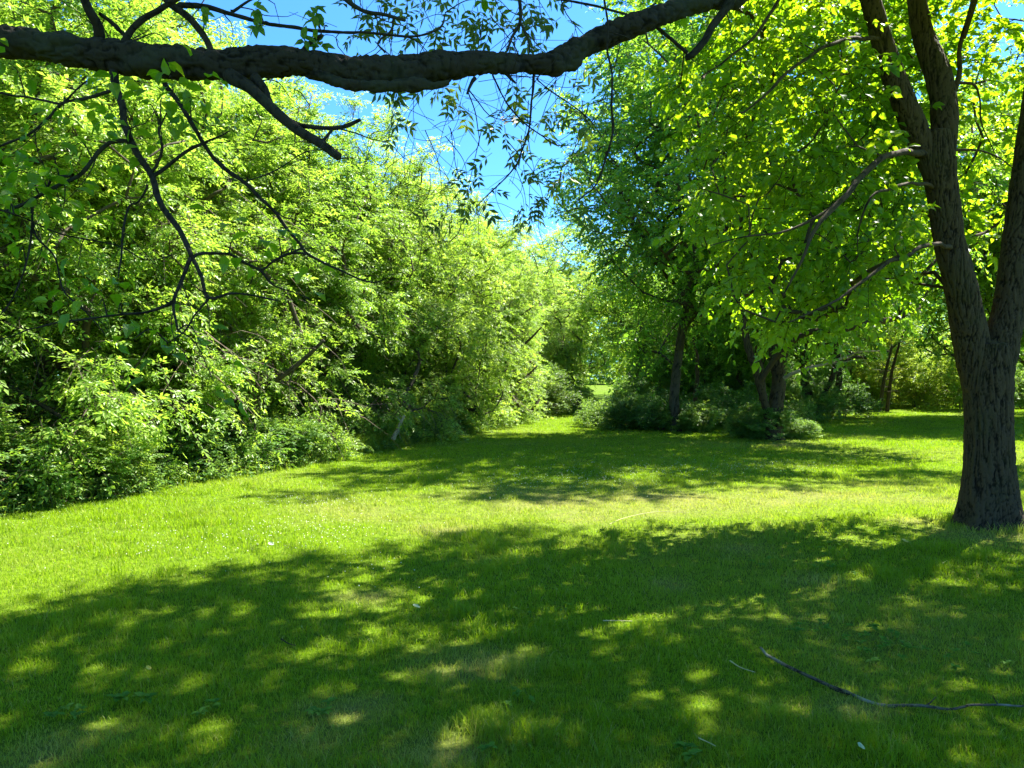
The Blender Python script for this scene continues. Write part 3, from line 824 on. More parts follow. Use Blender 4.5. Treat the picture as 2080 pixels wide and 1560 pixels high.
    # pinnate leaves hanging in front of the sky
    AC = [(780, 205, 3.8, 8), (800, 250, 3.8, 7), (770, 190, 3.8, 6), (850, 200, 3.8, 5), (900, 195, 3.8, 6), (925, 240, 3.8, 6), (840, 280, 3.9, 2), (1000, 250, 3.8, 7), (985, 285, 3.8, 7), (1045, 260, 3.8, 7), (1060, 190, 3.8, 4), (1100, 240, 3.9, 7), (1130, 250, 3.9, 6),
          (1160, 210, 4, 5), (1085, 290, 3.9, 6), (1040, 375, 4, 6), (1130, 390, 4.1, 9), (1160, 420, 4.1, 8), (1070, 430, 4.1, 10), (1110, 440, 4.2, 8), (950, 375, 4.2, 8), (930, 440, 4.2, 8), (900, 460, 4.2, 5), (970, 410, 4.2, 5), (990, 385, 4.2, 4),
          (730, 40, 3.9, 8), (710, 100, 3.9, 7), (760, 70, 3.9, 6), (850, 30, 3.9, 8), (880, 60, 3.9, 8), (830, 90, 3.9, 7), (930, 90, 3.8, 10), (980, 95, 3.8, 10), (1020, 60, 3.8, 8), (1060, 90, 3.8, 9), (1100, 50, 3.8, 8), (1130, 60, 3.8, 7), (1000, 20, 3.9, 6), (1085, 105, 3.8, 6), (1150, 40, 3.8, 5),
          (780, 90, 3.9, 6), (900, 100, 3.9, 7), (1180, 20, 3.9, 4), (800, 10, 3.9, 5), (1200, 250, 4, 4), (1160, 330, 4.1, 5)]
    PA, XA, ZA, SA = [], [], [], []
    anchors = np.vstack([e[0] for e in ends] + [P2[::20]])
    for cx, cy, d, n in AC:
        c = W(cx, cy, d)
        up = c + np.array([rng.uniform(-.25, .25), rng.uniform(-.1, .1), rng.uniform(.25, .5)])
        P3, R3 = resample(np.array([up, (up + c) / 2 + rng.normal(size=3) * .04, c]), np.array([.0026, .002, .001]), .03); tube(tw, P3, R3, 4)
        for _ in range(max(1, int(n * .62))):
            p = P3[rng.integers(len(P3) // 2, len(P3))] + rng.normal(size=3) * .035
            PA.append(p); XA.append(rng.normal(size=3) * [.8, .8, .25] - UP * .75); ZA.append(np.array([0, -1, .5]) + rng.normal(size=3) * .7); SA.append(rng.uniform(.12, .18))
    # curly bare twiglets in the sky gap
    for _ in range(95):
        x, y = rng.uniform(760, 1190), rng.uniform(10, 470)
        c = W(x, y, rng.uniform(3.5, 4.4))
        pts = [c]; d = nrm(rng.normal(size=3) * [1, .5, .8] - UP * .5); turn = rng.normal(size=3) * .35
        for i in range(7):
            d = nrm(d + turn + rng.normal(size=3) * .1); pts.append(pts[-1] + d * rng.uniform(.05, .085))
        P3, R3 = resample(np.array(pts), np.linspace(.0019, .0008, len(pts)), .03); tube(tw, P3, R3, 3)
    g2 = Geo(); scatter(g2, T_pinnate(3, .34, .36, .010, .85), np.array(PA), np.array(XA), np.array(ZA), np.array(SA), rng.uniform(0, 1, len(PA)))
    for k_ in range(len(g.V)): tw.add(g.V[k_], g.F[k_], g.A[k_], 1)
    for k_ in range(len(g2.V)): tw.add(g2.V[k_], g2.F[k_], g2.A[k_], 2)
    tw.build('foliage', [M_limb, M_broad, M_ash], root)
    # crown high above, outside the view
    keep = lambda p: p[2] > 1.6 + max(0, p[1]) * .62 + .5 and p[2] > 3.4
    C = ell_points(rng, 230, (-1.6, 0.2, 7.0), (5.6, 5.0, 3.4), .2, .5, .3, 9, keep)
    sk = skeleton([(trunk, False)], [rt], C, rng, .008, .42, .3, .3)
    g = Geo()
    for P_, R_, main in sk:
        if not main: tube(g, P_, R_, 6)
    sprays(g, rng, C, rng.uniform(.5, .9, len(C)), nrm(C - np.array([-3.2, 2.6, 5])), T_broad(), .11, 8, 11, .3, .6, .5, .5, leaf_m=1, twig_m=0)
    g.build('crown', [M_limb, M_broad], root)
    return root
overhead_tree()

# ------------------------------------------------------------------ tree prototypes
def make_tree(name, seed, H, zlo, R, tr, mat, T, size, nclump, ntw, nleaf, stems=1, lean=(0, 0), bark=None, cr=(.55, .95), droop=.3, inner=.3, expo=.45, rise=.45, dead=0, explicit=None):
    rng = np.random.default_rng(seed)
    root = empty(name, (0, 0, 0), '-', 'tree')
    paths, radii = [], []
    g = Geo()
    for P, R_ in (explicit or []):
        P, R_ = np.array(P, float), np.array(R_, float)
        paths.append((P, len(paths) > 0)); radii.append(R_)
        P2, R2 = resample(P, R_, .05); tube(g, P2, R2, 36, bark_disp(.016, 20, 4.5, seed))
    for s in range(0 if explicit else stems):
        an = rng.uniform(0, 6.28); sp = 0 if stems == 1 else rng.uniform(.5, 1.0) * R * .35
        top = np.array([math.cos(an) * sp + lean[0], math.sin(an) * sp + lean[1], H * rng.uniform(.72, .85)])
        b = np.array([math.cos(an), math.sin(an), 0]) * (0 if stems == 1 else tr * .9)
        pts = [b + [0, 0, -.15]]
        for t in (.12, .3, .5, .7, 1):
            pts.append(b * (1 - t) + top * t + rng.normal(size=3) * [.12, .12, 0] * H * .12 * math.sin(t * 3.14) + [0, 0, 0])
        P = np.array(pts); r0 = tr * (1 if stems == 1 else rng.uniform(.6, .9))
        R_ = r0 * np.array([1.25, 1.0, .85, .65, .42, .12])
        paths.append((P, False)); radii.append(R_)
        P2, R2 = resample(P, R_, .07); tube(g, P2, R2, 20, bark_disp(.012, 14, 3.5, seed))
    c = (lean[0] * .6, lean[1] * .6, (H + zlo) / 2)
    C = ell_points(rng, nclump, c, (R, R, (H - zlo) / 2), inner, R * .13, .3, seed)
    if name == 'maple_tree':       # low outer branches sweeping to the ground
        an, zz = rng.uniform(0, 6.28, 95), rng.uniform(.3, 4.2, 95); q = R * rng.uniform(.8, 1.12, 95) * (1 - .03 * zz)
        C = np.vstack([C, np.stack([c[0] + np.cos(an) * q, c[1] + np.sin(an) * q, zz], 1)])
    sk = skeleton(paths, radii, C, rng, .011, expo, .4, rise)
    for P, Rr, main in sk:
        if not main: tube(g, P, Rr, 6)
    g.build('trunk', bark or M_bark_g, root, smooth=True)
    g = Geo()
    ax = np.array([c[0], c[1], 0]) ; o = C - ax; o[:, 2] = (C[:, 2] - c[2]) * .6 + .3
    out = nrm(o)
    sprays(g, rng, C, rng.uniform(cr[0], cr[1], len(C)), out, T, size, ntw, nleaf, droop, .65, .7, .5)
    if dead:
        idx = rng.integers(0, len(C), dead)
        sprays(g, rng, C[idx] , np.full(dead, 1.15), nrm(out[idx] - UP * .4), T, .001, 6, 1, .35, .8, 1.1, .5, leaf_m=0, twig_m=2, twr=.009)
    cr_ = g.build('crown', [mat, M_twig, M_dead], root)
    return root

T3 = T_pinnate(1, .5, .55, .01, .75)
T5 = T_pinnate(2, .42, .46, .01, .9)
elder_a = make_tree('maple_tree', 101, 9.0, .3, 3.0, .13, M_elder, T3, .155, 240, 15, 15, 2, dead=50, cr=(.5, .85))
elder_b = make_tree('maple_tree', 102, 9.2, .4, 2.9, .12, M_elder, T5, .165, 230, 13, 13, 3, (.5, -.3), dead=50, cr=(.5, .85))
mid_a = make_tree('woodland_tree', 103, 11.0, 1.9, 3.6, .14, M_mid, T_simple(.55), .12, 210, 15, 18, 1, cr=(.6, 1.0))
mid_b = make_tree('woodland_tree', 104, 10.5, 1.6, 3.3, .11, M_mid, T3, .21, 190, 11, 12, 2, cr=(.6, 1.0))
big = make_tree('broadleaf_tree', 105, 14.5, 2.5, 5.2, .27, M_mid, T_simple(.62), .125, 330, 15, 17, 3, cr=(.7, 1.1), bark=M_bark, explicit=[
    ([(0, 0, -.2), (-.02, 0, .5), (.08, 0, 1.0), (.24, .05, 1.6), (.16, .1, 2.3), (.3, .1, 3.2), (.55, .2, 5), (.8, .5, 8), (1.1, .4, 11.5)], [.28, .2, .19, .18, .165, .15, .13, .09, .03]),
    ([(-.1, 0, .1), (-.45, -.05, .9), (-.9, -.1, 1.8), (-1.15, 0, 2.6), (-1.3, .1, 3.9), (-1.9, .3, 6.5), (-2.4, .2, 9.5)], [.12, .10, .095, .09, .08, .06, .02]),
    ([(.24, .05, 1.7), (.5, 0, 2.5), (.85, -.1, 3.4), (1.5, -.4, 5), (2.4, -.8, 7.5), (3, -1, 10)], [.11, .1, .09, .08, .06, .02]),
    ([(.2, .1, 2.9), (-.1, .6, 4.2), (-.3, 1.4, 6.5), (-.5, 2.2, 10)], [.13, .11, .08, .02])])

def c4(r, g=None, b=None): return (r, g if g is not None else r, b if b is not None else r, 1)
used = set()
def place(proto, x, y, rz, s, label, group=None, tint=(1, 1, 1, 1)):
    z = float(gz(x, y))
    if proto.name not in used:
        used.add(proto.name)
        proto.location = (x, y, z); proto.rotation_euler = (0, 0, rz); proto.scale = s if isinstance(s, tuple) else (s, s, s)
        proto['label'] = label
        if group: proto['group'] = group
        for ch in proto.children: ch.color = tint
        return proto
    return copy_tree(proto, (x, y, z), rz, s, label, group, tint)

GL = 'trees of the sunlit thicket left of the lawn'
def hp(t, off): return hedge(t, off)
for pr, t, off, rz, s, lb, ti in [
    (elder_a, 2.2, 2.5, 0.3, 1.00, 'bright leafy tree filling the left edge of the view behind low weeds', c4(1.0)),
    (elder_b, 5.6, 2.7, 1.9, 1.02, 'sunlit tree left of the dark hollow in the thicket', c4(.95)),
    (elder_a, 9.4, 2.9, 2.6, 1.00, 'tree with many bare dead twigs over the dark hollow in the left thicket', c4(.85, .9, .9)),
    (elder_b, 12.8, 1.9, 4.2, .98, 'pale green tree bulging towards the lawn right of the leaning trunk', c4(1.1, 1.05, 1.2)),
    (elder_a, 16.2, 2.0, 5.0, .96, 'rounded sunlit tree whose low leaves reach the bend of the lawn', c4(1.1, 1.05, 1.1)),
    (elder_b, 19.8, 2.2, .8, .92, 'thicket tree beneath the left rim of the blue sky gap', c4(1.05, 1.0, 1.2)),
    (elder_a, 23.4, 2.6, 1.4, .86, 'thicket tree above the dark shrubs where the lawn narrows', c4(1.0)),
    (elder_b, -1.6, 3.0, 3.3, 1.05, 'thicket tree cut off by the left edge, nearest the camera', c4(.95)),
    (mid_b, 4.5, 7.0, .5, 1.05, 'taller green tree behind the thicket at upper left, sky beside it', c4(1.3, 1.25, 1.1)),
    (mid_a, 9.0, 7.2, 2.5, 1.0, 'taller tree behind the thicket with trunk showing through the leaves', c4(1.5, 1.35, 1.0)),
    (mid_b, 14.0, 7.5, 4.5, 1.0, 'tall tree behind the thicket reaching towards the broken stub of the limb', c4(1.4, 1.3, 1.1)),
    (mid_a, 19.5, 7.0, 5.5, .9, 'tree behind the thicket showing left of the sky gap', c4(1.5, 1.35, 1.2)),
    ]:
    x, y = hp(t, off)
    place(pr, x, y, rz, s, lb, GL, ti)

GB = 'trees closing the view beyond the lawn'
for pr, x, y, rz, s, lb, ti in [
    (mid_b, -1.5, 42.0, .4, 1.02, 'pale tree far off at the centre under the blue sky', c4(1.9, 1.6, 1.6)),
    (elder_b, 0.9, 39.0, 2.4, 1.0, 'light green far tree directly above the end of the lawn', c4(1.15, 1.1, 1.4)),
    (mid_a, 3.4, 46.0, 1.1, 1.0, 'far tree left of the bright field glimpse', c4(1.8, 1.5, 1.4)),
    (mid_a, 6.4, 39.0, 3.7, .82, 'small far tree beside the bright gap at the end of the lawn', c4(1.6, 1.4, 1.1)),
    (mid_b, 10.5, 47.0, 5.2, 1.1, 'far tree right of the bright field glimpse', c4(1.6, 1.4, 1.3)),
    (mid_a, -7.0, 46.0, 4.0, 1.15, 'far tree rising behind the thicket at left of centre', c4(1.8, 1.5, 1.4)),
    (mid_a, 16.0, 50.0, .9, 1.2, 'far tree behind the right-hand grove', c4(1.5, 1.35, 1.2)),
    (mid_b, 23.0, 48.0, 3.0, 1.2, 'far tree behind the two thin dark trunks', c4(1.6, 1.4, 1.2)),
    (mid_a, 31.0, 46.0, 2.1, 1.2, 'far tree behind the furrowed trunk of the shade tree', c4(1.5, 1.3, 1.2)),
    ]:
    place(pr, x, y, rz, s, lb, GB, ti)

place(big, 6.9, 20.3, .6, 1.0, 'broad tree with curved trunk in the right-hand lawn, weeds at its foot', None, c4(1.15, 1.2, 1.0))
GR = 'trees of the grove on the right'
for pr, x, y, rz, s, lb, ti in [
    (mid_a, 4.95, 23.2, 3.6, (1.05, 1.05, 1.12), 'slim straight grey trunk standing in the dark shrubs right of the lawn bend', c4(1.2, 1.25, .9)),
    (big, 11.2, 29.0, 2.2, .88, 'dark tree behind the curved trunk in the right-hand grove', c4(1.1, 1.15, 1.0)),
    (elder_b, 7.1, 33.5, 2.9, .68, 'low leafy tree filling the grove just right of the sunny gap', c4(.8, .9, .8)),
    (elder_a, 9.6, 32.5, 1.2, .78, 'low leafy tree filling the grove left of the curved trunk', c4(.75, .88, .8)),
    (elder_b, 12.6, 37.0, 4.9, .8, 'low leafy tree filling the grove straight behind the curved trunk', c4(.8, .9, .7)),
    (mid_a, 17.6, 27.5, 4.4, 1.1, 'tree hidden behind the furrowed trunk with leaves showing on both sides', c4(1.4, 1.3, .8)),
    (big, 20.5, 29.0, 5.1, .9, 'tall backlit tree behind the forked upper trunk of the shade tree', c4(1.5, 1.3, .7)),
    (mid_b, 17.8, 41.0, .2, 1.2, 'tree behind the pale dead branch on the right', c4(1.3, 1.2, .9)),
    (mid_a, 22.0, 32.0, 3.4, 1.2, 'tree seen between the two big stems of the shade tree', c4(1.4, 1.25, .9)),
    (mid_b, 10.5, 38.0, 1.7, 1.1, 'tree deep in the shadowy part of the grove', c4(1.5, 1.35, 1.1)),
    (mid_a, 14.5, 15.0, .7, 1.1, 'tree just outside the right edge, leaves showing beside the trunk', c4(1.3, 1.2, .8)),
    ]:
    place(pr, x, y, rz, s, lb, GR, ti)

# ------------------------------------------------------------------ shrubs
def make_shrub(name, seed, H, R, mat, T, size, nclump, ntw, nleaf, cr=(.2, .34)):
    rng = np.random.default_rng(seed)
    root = empty(name, (0, 0, 0), '-', 'shrub')
    C = ell_points(rng, nclump, (0, 0, H * .42), (R, R, H * .62), .25, R * .12, .6, seed, lambda p: p[2] > .08)
    g = Geo()
    paths, radii = [], []
    for i in range(6):
        a = rng.uniform(0, 6.28); q = rng.uniform(.3, .7) * R
        P = np.array([[math.cos(a) * .08, math.sin(a) * .08, -.08], [math.cos(a) * q * .4, math.sin(a) * q * .4, H * .3], [math.cos(a) * q, math.sin(a) * q, H * .75]])
        paths.append((P, False)); radii.append(np.array([.014, .01, .004])); P2, R2 = resample(P, radii[-1], .15); tube(g, P2, R2, 6)
    for P, Rr, main in skeleton(paths, radii, C, rng, .0035, .4, .2, .6):
        if not main: tube(g, P, Rr, 4)
    g.build('stem', M_twig, root, smooth=True)
    g = Geo(); o = C - np.array([0, 0, H * .15])
    sprays(g, rng, C, rng.uniform(cr[0], cr[1], len(C)), nrm(o), T, size, ntw, nleaf, .25, .7, .6, .5, twr=.003, upb=.35)
    g.build('foliage', [mat, M_twig], root)
    return root
sh_a = make_shrub('shrub', 201, 1.5, 1.1, M_shrub, T_simple(.6), .062, 130, 11, 13)
sh_b = make_shrub('shrub', 202, 1.2, 1.0, M_shrub, T5, .115, 110, 9, 10)
sh_c = make_shrub('shrub', 203, 2.4, 1.3, M_shrub, T_simple(.5), .075, 160, 11, 13, (.25, .42))

GS = 'shrubs along the foot of the left thicket'
for pr, t, off, rz, s, lb, ti in [
    (sh_b, -1.0, .75, .1, 1.0, 'low shrub at the left edge nearest the camera', c4(1.1, 1.05, 1)),
    (sh_a, 0.6, .75, 1.1, .95, 'weedy shrub in the lower left corner of the thicket', c4(1.1, 1.1, 1)),
    (sh_b, 2.0, .7, 2.0, 1.0, 'bright low shrub with yellow stems at the lower left', c4(1.3, 1.2, 1)),
    (sh_c, 1.2, 2.2, 2.7, .9, 'taller shrub below the leaning log at the left', c4(.9)),
    (sh_a, 3.6, .85, 3.3, .95, 'dark green shrub in shade left of the hollow', c4(.8, .9, .9)),
    (sh_c, 4.6, 1.9, 4.1, .95, 'tall shrub with large glossy leaves before the dark hollow', c4(1.0, 1.05, 1)),
    (sh_a, 5.2, .75, .3, .9, 'shrub at the foot of the leaning trunk', c4(.8, .95, .9)),
    (sh_b, 6.6, .8, 1.9, 1.05, 'rounded shrub right of the leaning trunk base', c4(1.1)),
    (sh_a, 7.6, .9, 5.0, .95, 'shrub beside the patch of taller grass', c4(1.1, 1.1, 1)),
    (sh_c, 8.3, 2.4, 3.6, .85, 'tall shrub in the hollow behind the taller grass', c4(.85)),
    (sh_a, 10.2, .9, 2.2, 1.0, 'grey-green shrub right of the taller grass', c4(1.3, 1.3, 1.9)),
    (sh_c, 11.8, 1.4, .8, .8, 'upright shrub below the pale bulging tree', c4(1.3, 1.2, 1.3)),
    (sh_b, 12.8, .7, 4.6, 1.0, 'low shrub by the pale broken stem', c4(1.2, 1.15, 1.2)),
    (sh_a, 14.4, .9, 3.9, 1.1, 'shrub near the bend of the lawn', c4(1.2, 1.15, 1.2)),
    (sh_c, 16.2, 1.2, 5.6, .8, 'pale rounded shrub where the lawn edge bends', c4(1.4, 1.3, 1.5)),
    (sh_a, 18.0, 1.0, .5, 1.1, 'shrub under the leaning stems at left of centre', c4(1.0)),
    (sh_c, 20.0, 1.2, 1.6, .8, 'shrub just past the leaning stems', c4(.9)),
    (sh_a, 22.2, .9, 2.8, 1.1, 'shrub at the narrow end of the lawn on its left', c4(1.1)),
    (sh_c, 24.8, .2, 3.5, .95, 'dark shrub closing the lawn at the centre', c4(.8)),
    ]:
    x, y = hp(t, off + .1); place(pr, x, y, rz, (s * 1.1, s, s * .8), lb, GS, (ti[0] * .9, ti[1] * .9, ti[2] * .8, 1))
GT = 'shrubs under the right-hand grove'
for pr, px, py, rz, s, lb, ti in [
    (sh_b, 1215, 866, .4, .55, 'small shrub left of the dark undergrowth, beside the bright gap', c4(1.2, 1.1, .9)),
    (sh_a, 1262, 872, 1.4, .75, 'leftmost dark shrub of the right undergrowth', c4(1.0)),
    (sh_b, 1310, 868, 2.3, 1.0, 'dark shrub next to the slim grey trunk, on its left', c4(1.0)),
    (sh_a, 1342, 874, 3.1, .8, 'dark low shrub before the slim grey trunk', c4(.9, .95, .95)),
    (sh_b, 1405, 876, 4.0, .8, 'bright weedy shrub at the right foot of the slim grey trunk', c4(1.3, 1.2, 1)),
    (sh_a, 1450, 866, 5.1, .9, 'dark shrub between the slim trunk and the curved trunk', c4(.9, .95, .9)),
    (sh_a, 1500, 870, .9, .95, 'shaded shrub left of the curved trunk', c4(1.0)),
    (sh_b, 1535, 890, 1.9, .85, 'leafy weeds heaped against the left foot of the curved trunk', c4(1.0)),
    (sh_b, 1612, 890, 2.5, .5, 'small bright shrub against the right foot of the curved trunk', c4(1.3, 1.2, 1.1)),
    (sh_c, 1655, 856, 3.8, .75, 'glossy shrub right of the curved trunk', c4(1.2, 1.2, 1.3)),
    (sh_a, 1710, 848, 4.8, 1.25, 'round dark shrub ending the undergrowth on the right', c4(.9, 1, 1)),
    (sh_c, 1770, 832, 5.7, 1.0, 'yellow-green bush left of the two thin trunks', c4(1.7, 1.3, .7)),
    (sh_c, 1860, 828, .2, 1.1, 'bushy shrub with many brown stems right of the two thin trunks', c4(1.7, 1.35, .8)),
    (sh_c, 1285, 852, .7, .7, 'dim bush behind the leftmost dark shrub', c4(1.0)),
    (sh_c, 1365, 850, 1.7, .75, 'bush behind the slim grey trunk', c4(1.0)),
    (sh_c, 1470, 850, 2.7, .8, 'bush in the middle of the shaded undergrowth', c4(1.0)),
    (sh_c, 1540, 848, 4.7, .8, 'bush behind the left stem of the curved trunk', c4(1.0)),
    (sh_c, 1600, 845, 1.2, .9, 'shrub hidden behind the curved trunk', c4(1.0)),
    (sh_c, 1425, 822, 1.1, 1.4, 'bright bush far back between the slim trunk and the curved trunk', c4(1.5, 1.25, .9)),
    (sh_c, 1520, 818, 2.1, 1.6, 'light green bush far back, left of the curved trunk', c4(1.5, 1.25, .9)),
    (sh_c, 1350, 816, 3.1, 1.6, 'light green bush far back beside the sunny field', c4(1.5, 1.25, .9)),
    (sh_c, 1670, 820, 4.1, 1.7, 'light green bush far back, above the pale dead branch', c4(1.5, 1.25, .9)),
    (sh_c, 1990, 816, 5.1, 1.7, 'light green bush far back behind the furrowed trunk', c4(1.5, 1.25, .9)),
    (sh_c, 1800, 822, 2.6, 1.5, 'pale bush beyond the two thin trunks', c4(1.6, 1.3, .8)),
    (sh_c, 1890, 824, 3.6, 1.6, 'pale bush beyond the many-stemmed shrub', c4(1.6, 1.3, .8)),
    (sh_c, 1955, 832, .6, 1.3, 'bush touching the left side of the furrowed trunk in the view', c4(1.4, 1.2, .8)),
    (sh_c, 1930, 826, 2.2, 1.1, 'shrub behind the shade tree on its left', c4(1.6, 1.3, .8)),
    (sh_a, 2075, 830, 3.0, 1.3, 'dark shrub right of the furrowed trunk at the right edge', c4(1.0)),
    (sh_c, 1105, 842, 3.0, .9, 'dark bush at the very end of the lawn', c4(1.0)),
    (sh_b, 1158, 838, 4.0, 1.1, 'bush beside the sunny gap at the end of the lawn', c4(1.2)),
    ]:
    x, y = G(px, py); near = py > 840; place(pr, x, y, rz, (s * 1.15, s, s * .9) if near else s, lb, GT, (ti[0] * .8, ti[1] * .85, ti[2] * .85, 1) if near else ti)  # near shrubs tinted darker, standing in for shade under the grove

# low weeds and brambles between the shrubs: nobody could count them
def undergrowth():
    rng = np.random.default_rng(33)
    n = 1300
    t = rng.uniform(-3.5, 25, n); off = rng.uniform(0, 1, n) ** 1.6 * 3.5
    P = np.array([hedge(a, b) for a, b in zip(t, off)])
    n2 = 420
    q = np.array([G(a, b) for a, b in zip(rng.uniform(1185, 1650, n2), rng.uniform(846, 874, n2))])
    n3 = 620
    q3 = np.array([hedge(a, b) for a, b in zip(rng.uniform(-3.5, 24, n3), rng.uniform(1.1, 2.9, n3))])
    P = np.vstack([P, q, q3])
    h = np.concatenate([rng.uniform(.08, .55, n) * (0.5 + np.clip(off, 0, 3) * .9), rng.uniform(.08, .9, n2) ** 1.3, rng.uniform(.6, 2.5, n3) * (.6 + .8 * noise(np.stack([q3[:, 0] * .9, q3[:, 1] * .9, q3[:, 0] * 0], 1), 55))])
    C = np.stack([P[:, 0], P[:, 1], gz(P[:, 0], P[:, 1]) + h], 1)
    g = Geo()
    sprays(g, rng, C, rng.uniform(.25, .5, len(C)), nrm(rng.normal(size=(len(C), 3)) * .4 + UP), T_simple(.5), .058, 12, 12, .25, .7, .3, .6, twr=.003)
    tag(g.build('undergrowth', [M_shrub, M_twig]), 'tangle of low weeds and brambles under the thicket trees', 'undergrowth', kind='stuff')
undergrowth()

def woodland():
    rng = np.random.default_rng(77)
    C = []
    # belt behind the thicket, belt behind the grove and the far edge of the field
    for _ in range(900):
        t = rng.uniform(-8, 34); off = rng.uniform(9, 15); x, y = hedge(t, off); C.append((x, y, rng.uniform(.1, 9.0), 1.0))
    for _ in range(1500):
        y = rng.uniform(52, 66); px = rng.choice([rng.uniform(300, 1165), rng.uniform(1255, 2300)]); C.append(((px - 1040) / FPX * y, y, rng.uniform(.2, 9.5) * (1 if px < 1200 else .8), 1.5))
    for _ in range(420):
        y = rng.uniform(105, 125); x = rng.uniform(2, 32); C.append((x, y, rng.uniform(.8, 13), 2.4))
    for _ in range(500):
        y = rng.uniform(4, 40); x = 17 + y * .45 + rng.uniform(0, 7); C.append((x, y, rng.uniform(.2, 9), 1.2))
    C = np.array(C); R = C[:, 3]; P = C[:, :3].copy(); P[:, 2] += gz(P[:, 0], P[:, 1])
    g = Geo()
    for sz, r in ((.20, 1.0), (.22, 1.2), (.30, 1.5), (.5, 2.4)):
        m = R == r
        out = nrm(np.stack([-P[m][:, 0] * .05, -np.ones(m.sum()), np.full(m.sum(), .4)], 1) + rng.normal(size=(m.sum(), 3)) * .3)
        sprays(g, rng, P[m], R[m], out, T_simple(.6), sz, 12, 12, .3, .7, .4, .6, twig=False)
    tag(g.build('woodland', [M_elder]), 'far woodland closing the view behind the thicket and the grove', 'woodland', kind='stuff')
woodland()

def tall_grass():
    rng = np.random.default_rng(44)
    n = 6500
    t = np.concatenate([rng.normal(8.7, .8, n // 2), rng.uniform(-3, 25, n - n // 2)]); off = rng.uniform(-.12, .55, n)
    off[: n // 2] = rng.uniform(-.1, 1.1, n // 2)
    P = HS[None] + HD[None] * t[:, None] + HN[None] * off[:, None]
    h = rng.uniform(.15, .45, n) * np.where(np.arange(n) < n // 2, 1.15, .6)
    z = gz(P[:, 0], P[:, 1])
    th = rng.uniform(0, 6.28, n); w = .007; ln = h * rng.uniform(.2, .7, n); ph = rng.uniform(0, 6.28, n)
    a = np.stack([P[:, 0] - np.cos(th) * w, P[:, 1] - np.sin(th) * w, z], 1); b = np.stack([P[:, 0] + np.cos(th) * w, P[:, 1] + np.sin(th) * w, z], 1)
    c = np.stack([P[:, 0] + np.cos(ph) * ln * .4, P[:, 1] + np.sin(ph) * ln * .4, z + h * .65], 1); d = np.stack([P[:, 0] + np.cos(ph) * ln, P[:, 1] + np.sin(ph) * ln, z + h * .95], 1)
    V = np.stack([a, b, c + (b - a) * .35, c - (b - a) * .35, d], 1).reshape(-1, 3)
    F = (np.array([[0, 1, 2], [0, 2, 3], [3, 2, 4]])[None] + (np.arange(n) * 5)[:, None, None]).reshape(-1, 3)
    o = mesh_obj('tall_grass', V, F, M_grass, attrs={'dry': np.repeat(rng.uniform(0, .35, n), 5), 'rnd': np.repeat(rng.uniform(.2, 1, n), 5)})
    tag(o, 'fringe of unmown taller grass along the left thicket', 'grass', kind='stuff')
tall_grass()

# ------------------------------------------------------------------ leaning and dead wood
def wood(name, pts, radpx, mat, label, cat, twigs=0, seed=0, group=None, grow=.35):
    rng = np.random.default_rng(seed)
    P = np.array([W(a, b, d) for a, b, d in pts]); R = np.array(radpx) * P[:, 1] / FPX
    root = empty(name, tuple(P[0]), label, cat, group)
    g = Geo(); P2, R2 = resample(P, R, .05)
    P2 = P2 + (np.stack([noise(P2 * 2.5, s + seed) for s in (1, 2, 3)], 1) - .5) * .05
    tube(g, P2 - P[0], R2, 14, bark_disp(.008, 14, 6, seed)); pass
    if twigs:
        for _ in range(twigs):
            i = rng.integers(len(P2) // 4, len(P2)); d = nrm(rng.normal(size=3) + nrm(P2[-1] - P2[0]) * .5 + UP * .2); L = rng.uniform(.4, 1) * grow * 3
            q = [P2[i] - P[0]]
            for _k in range(5):
                d = nrm(d + rng.normal(size=3) * .25); q.append(q[-1] + d * L / 5)
            a, b = resample(np.array(q), np.linspace(R2[i] * .35, .003, 6), .06); tube(g, a, b, 5)
    g.build('trunk', mat, root, smooth=True)
    return root
wood('leaning_tree', [(395, 885, 14.2), (440, 850, 14.2), (500, 805, 14.1), (560, 770, 14.0), (610, 735, 13.9), (660, 690, 13.8)], [8.5, 8, 7, 6, 5, 3], M_bark_g, 'leaning bare trunk slanting up to the right through the dark hollow of the thicket', 'tree', 14, 1)
wood('fallen_log', [(20, 780, 10.6), (60, 810, 10.6), (110, 838, 10.5), (160, 860, 10.4)], [4.5, 4.5, 4, 3], M_bark_g, 'broken log slanting down among the leaves at the far left', 'log', 6, 2)
wood('leaning_tree', [(985, 815, 29), (1000, 775, 29), (1030, 735, 28.5), (1060, 705, 28), (1100, 665, 27.5)], [4.5, 4, 3.5, 3, 1.5], M_bark_g, 'group of dark stems leaning right over the lawn at left of centre', 'tree', 12, 3)
wood('leaning_tree', [(990, 820, 28.6), (1030, 790, 28.3), (1060, 772, 28), (1090, 745, 27.6)], [3.5, 3, 2.5, 1.5], M_bark_g, 'low dark stem leaning right, beneath the other leaning stems', 'tree', 8, 4)
wood('broken_sapling', [(798, 892, 17.4), (810, 868, 17.4), (822, 845, 17.4)], [5, 3.5, 2], M_dead, 'short pale broken stem standing at the lawn edge below the bulging tree', 'stem', 3, 5, grow=.15)
wood('sapling', [(1787, 836, 34), (1792, 790, 34), (1800, 750, 34), (1812, 700, 34)], [4, 3.5, 3, 2], M_bark, 'left one of two thin dark trunks far right, left of the shade tree', 'tree', 8, 6)
wood('sapling', [(1802, 836, 34.3), (1806, 800, 34.3), (1812, 750, 34.3), (1830, 690, 34.3)], [4, 3.5, 3, 2], M_bark, 'right one of two thin dark trunks far right, left of the shade tree', 'tree', 8, 7)
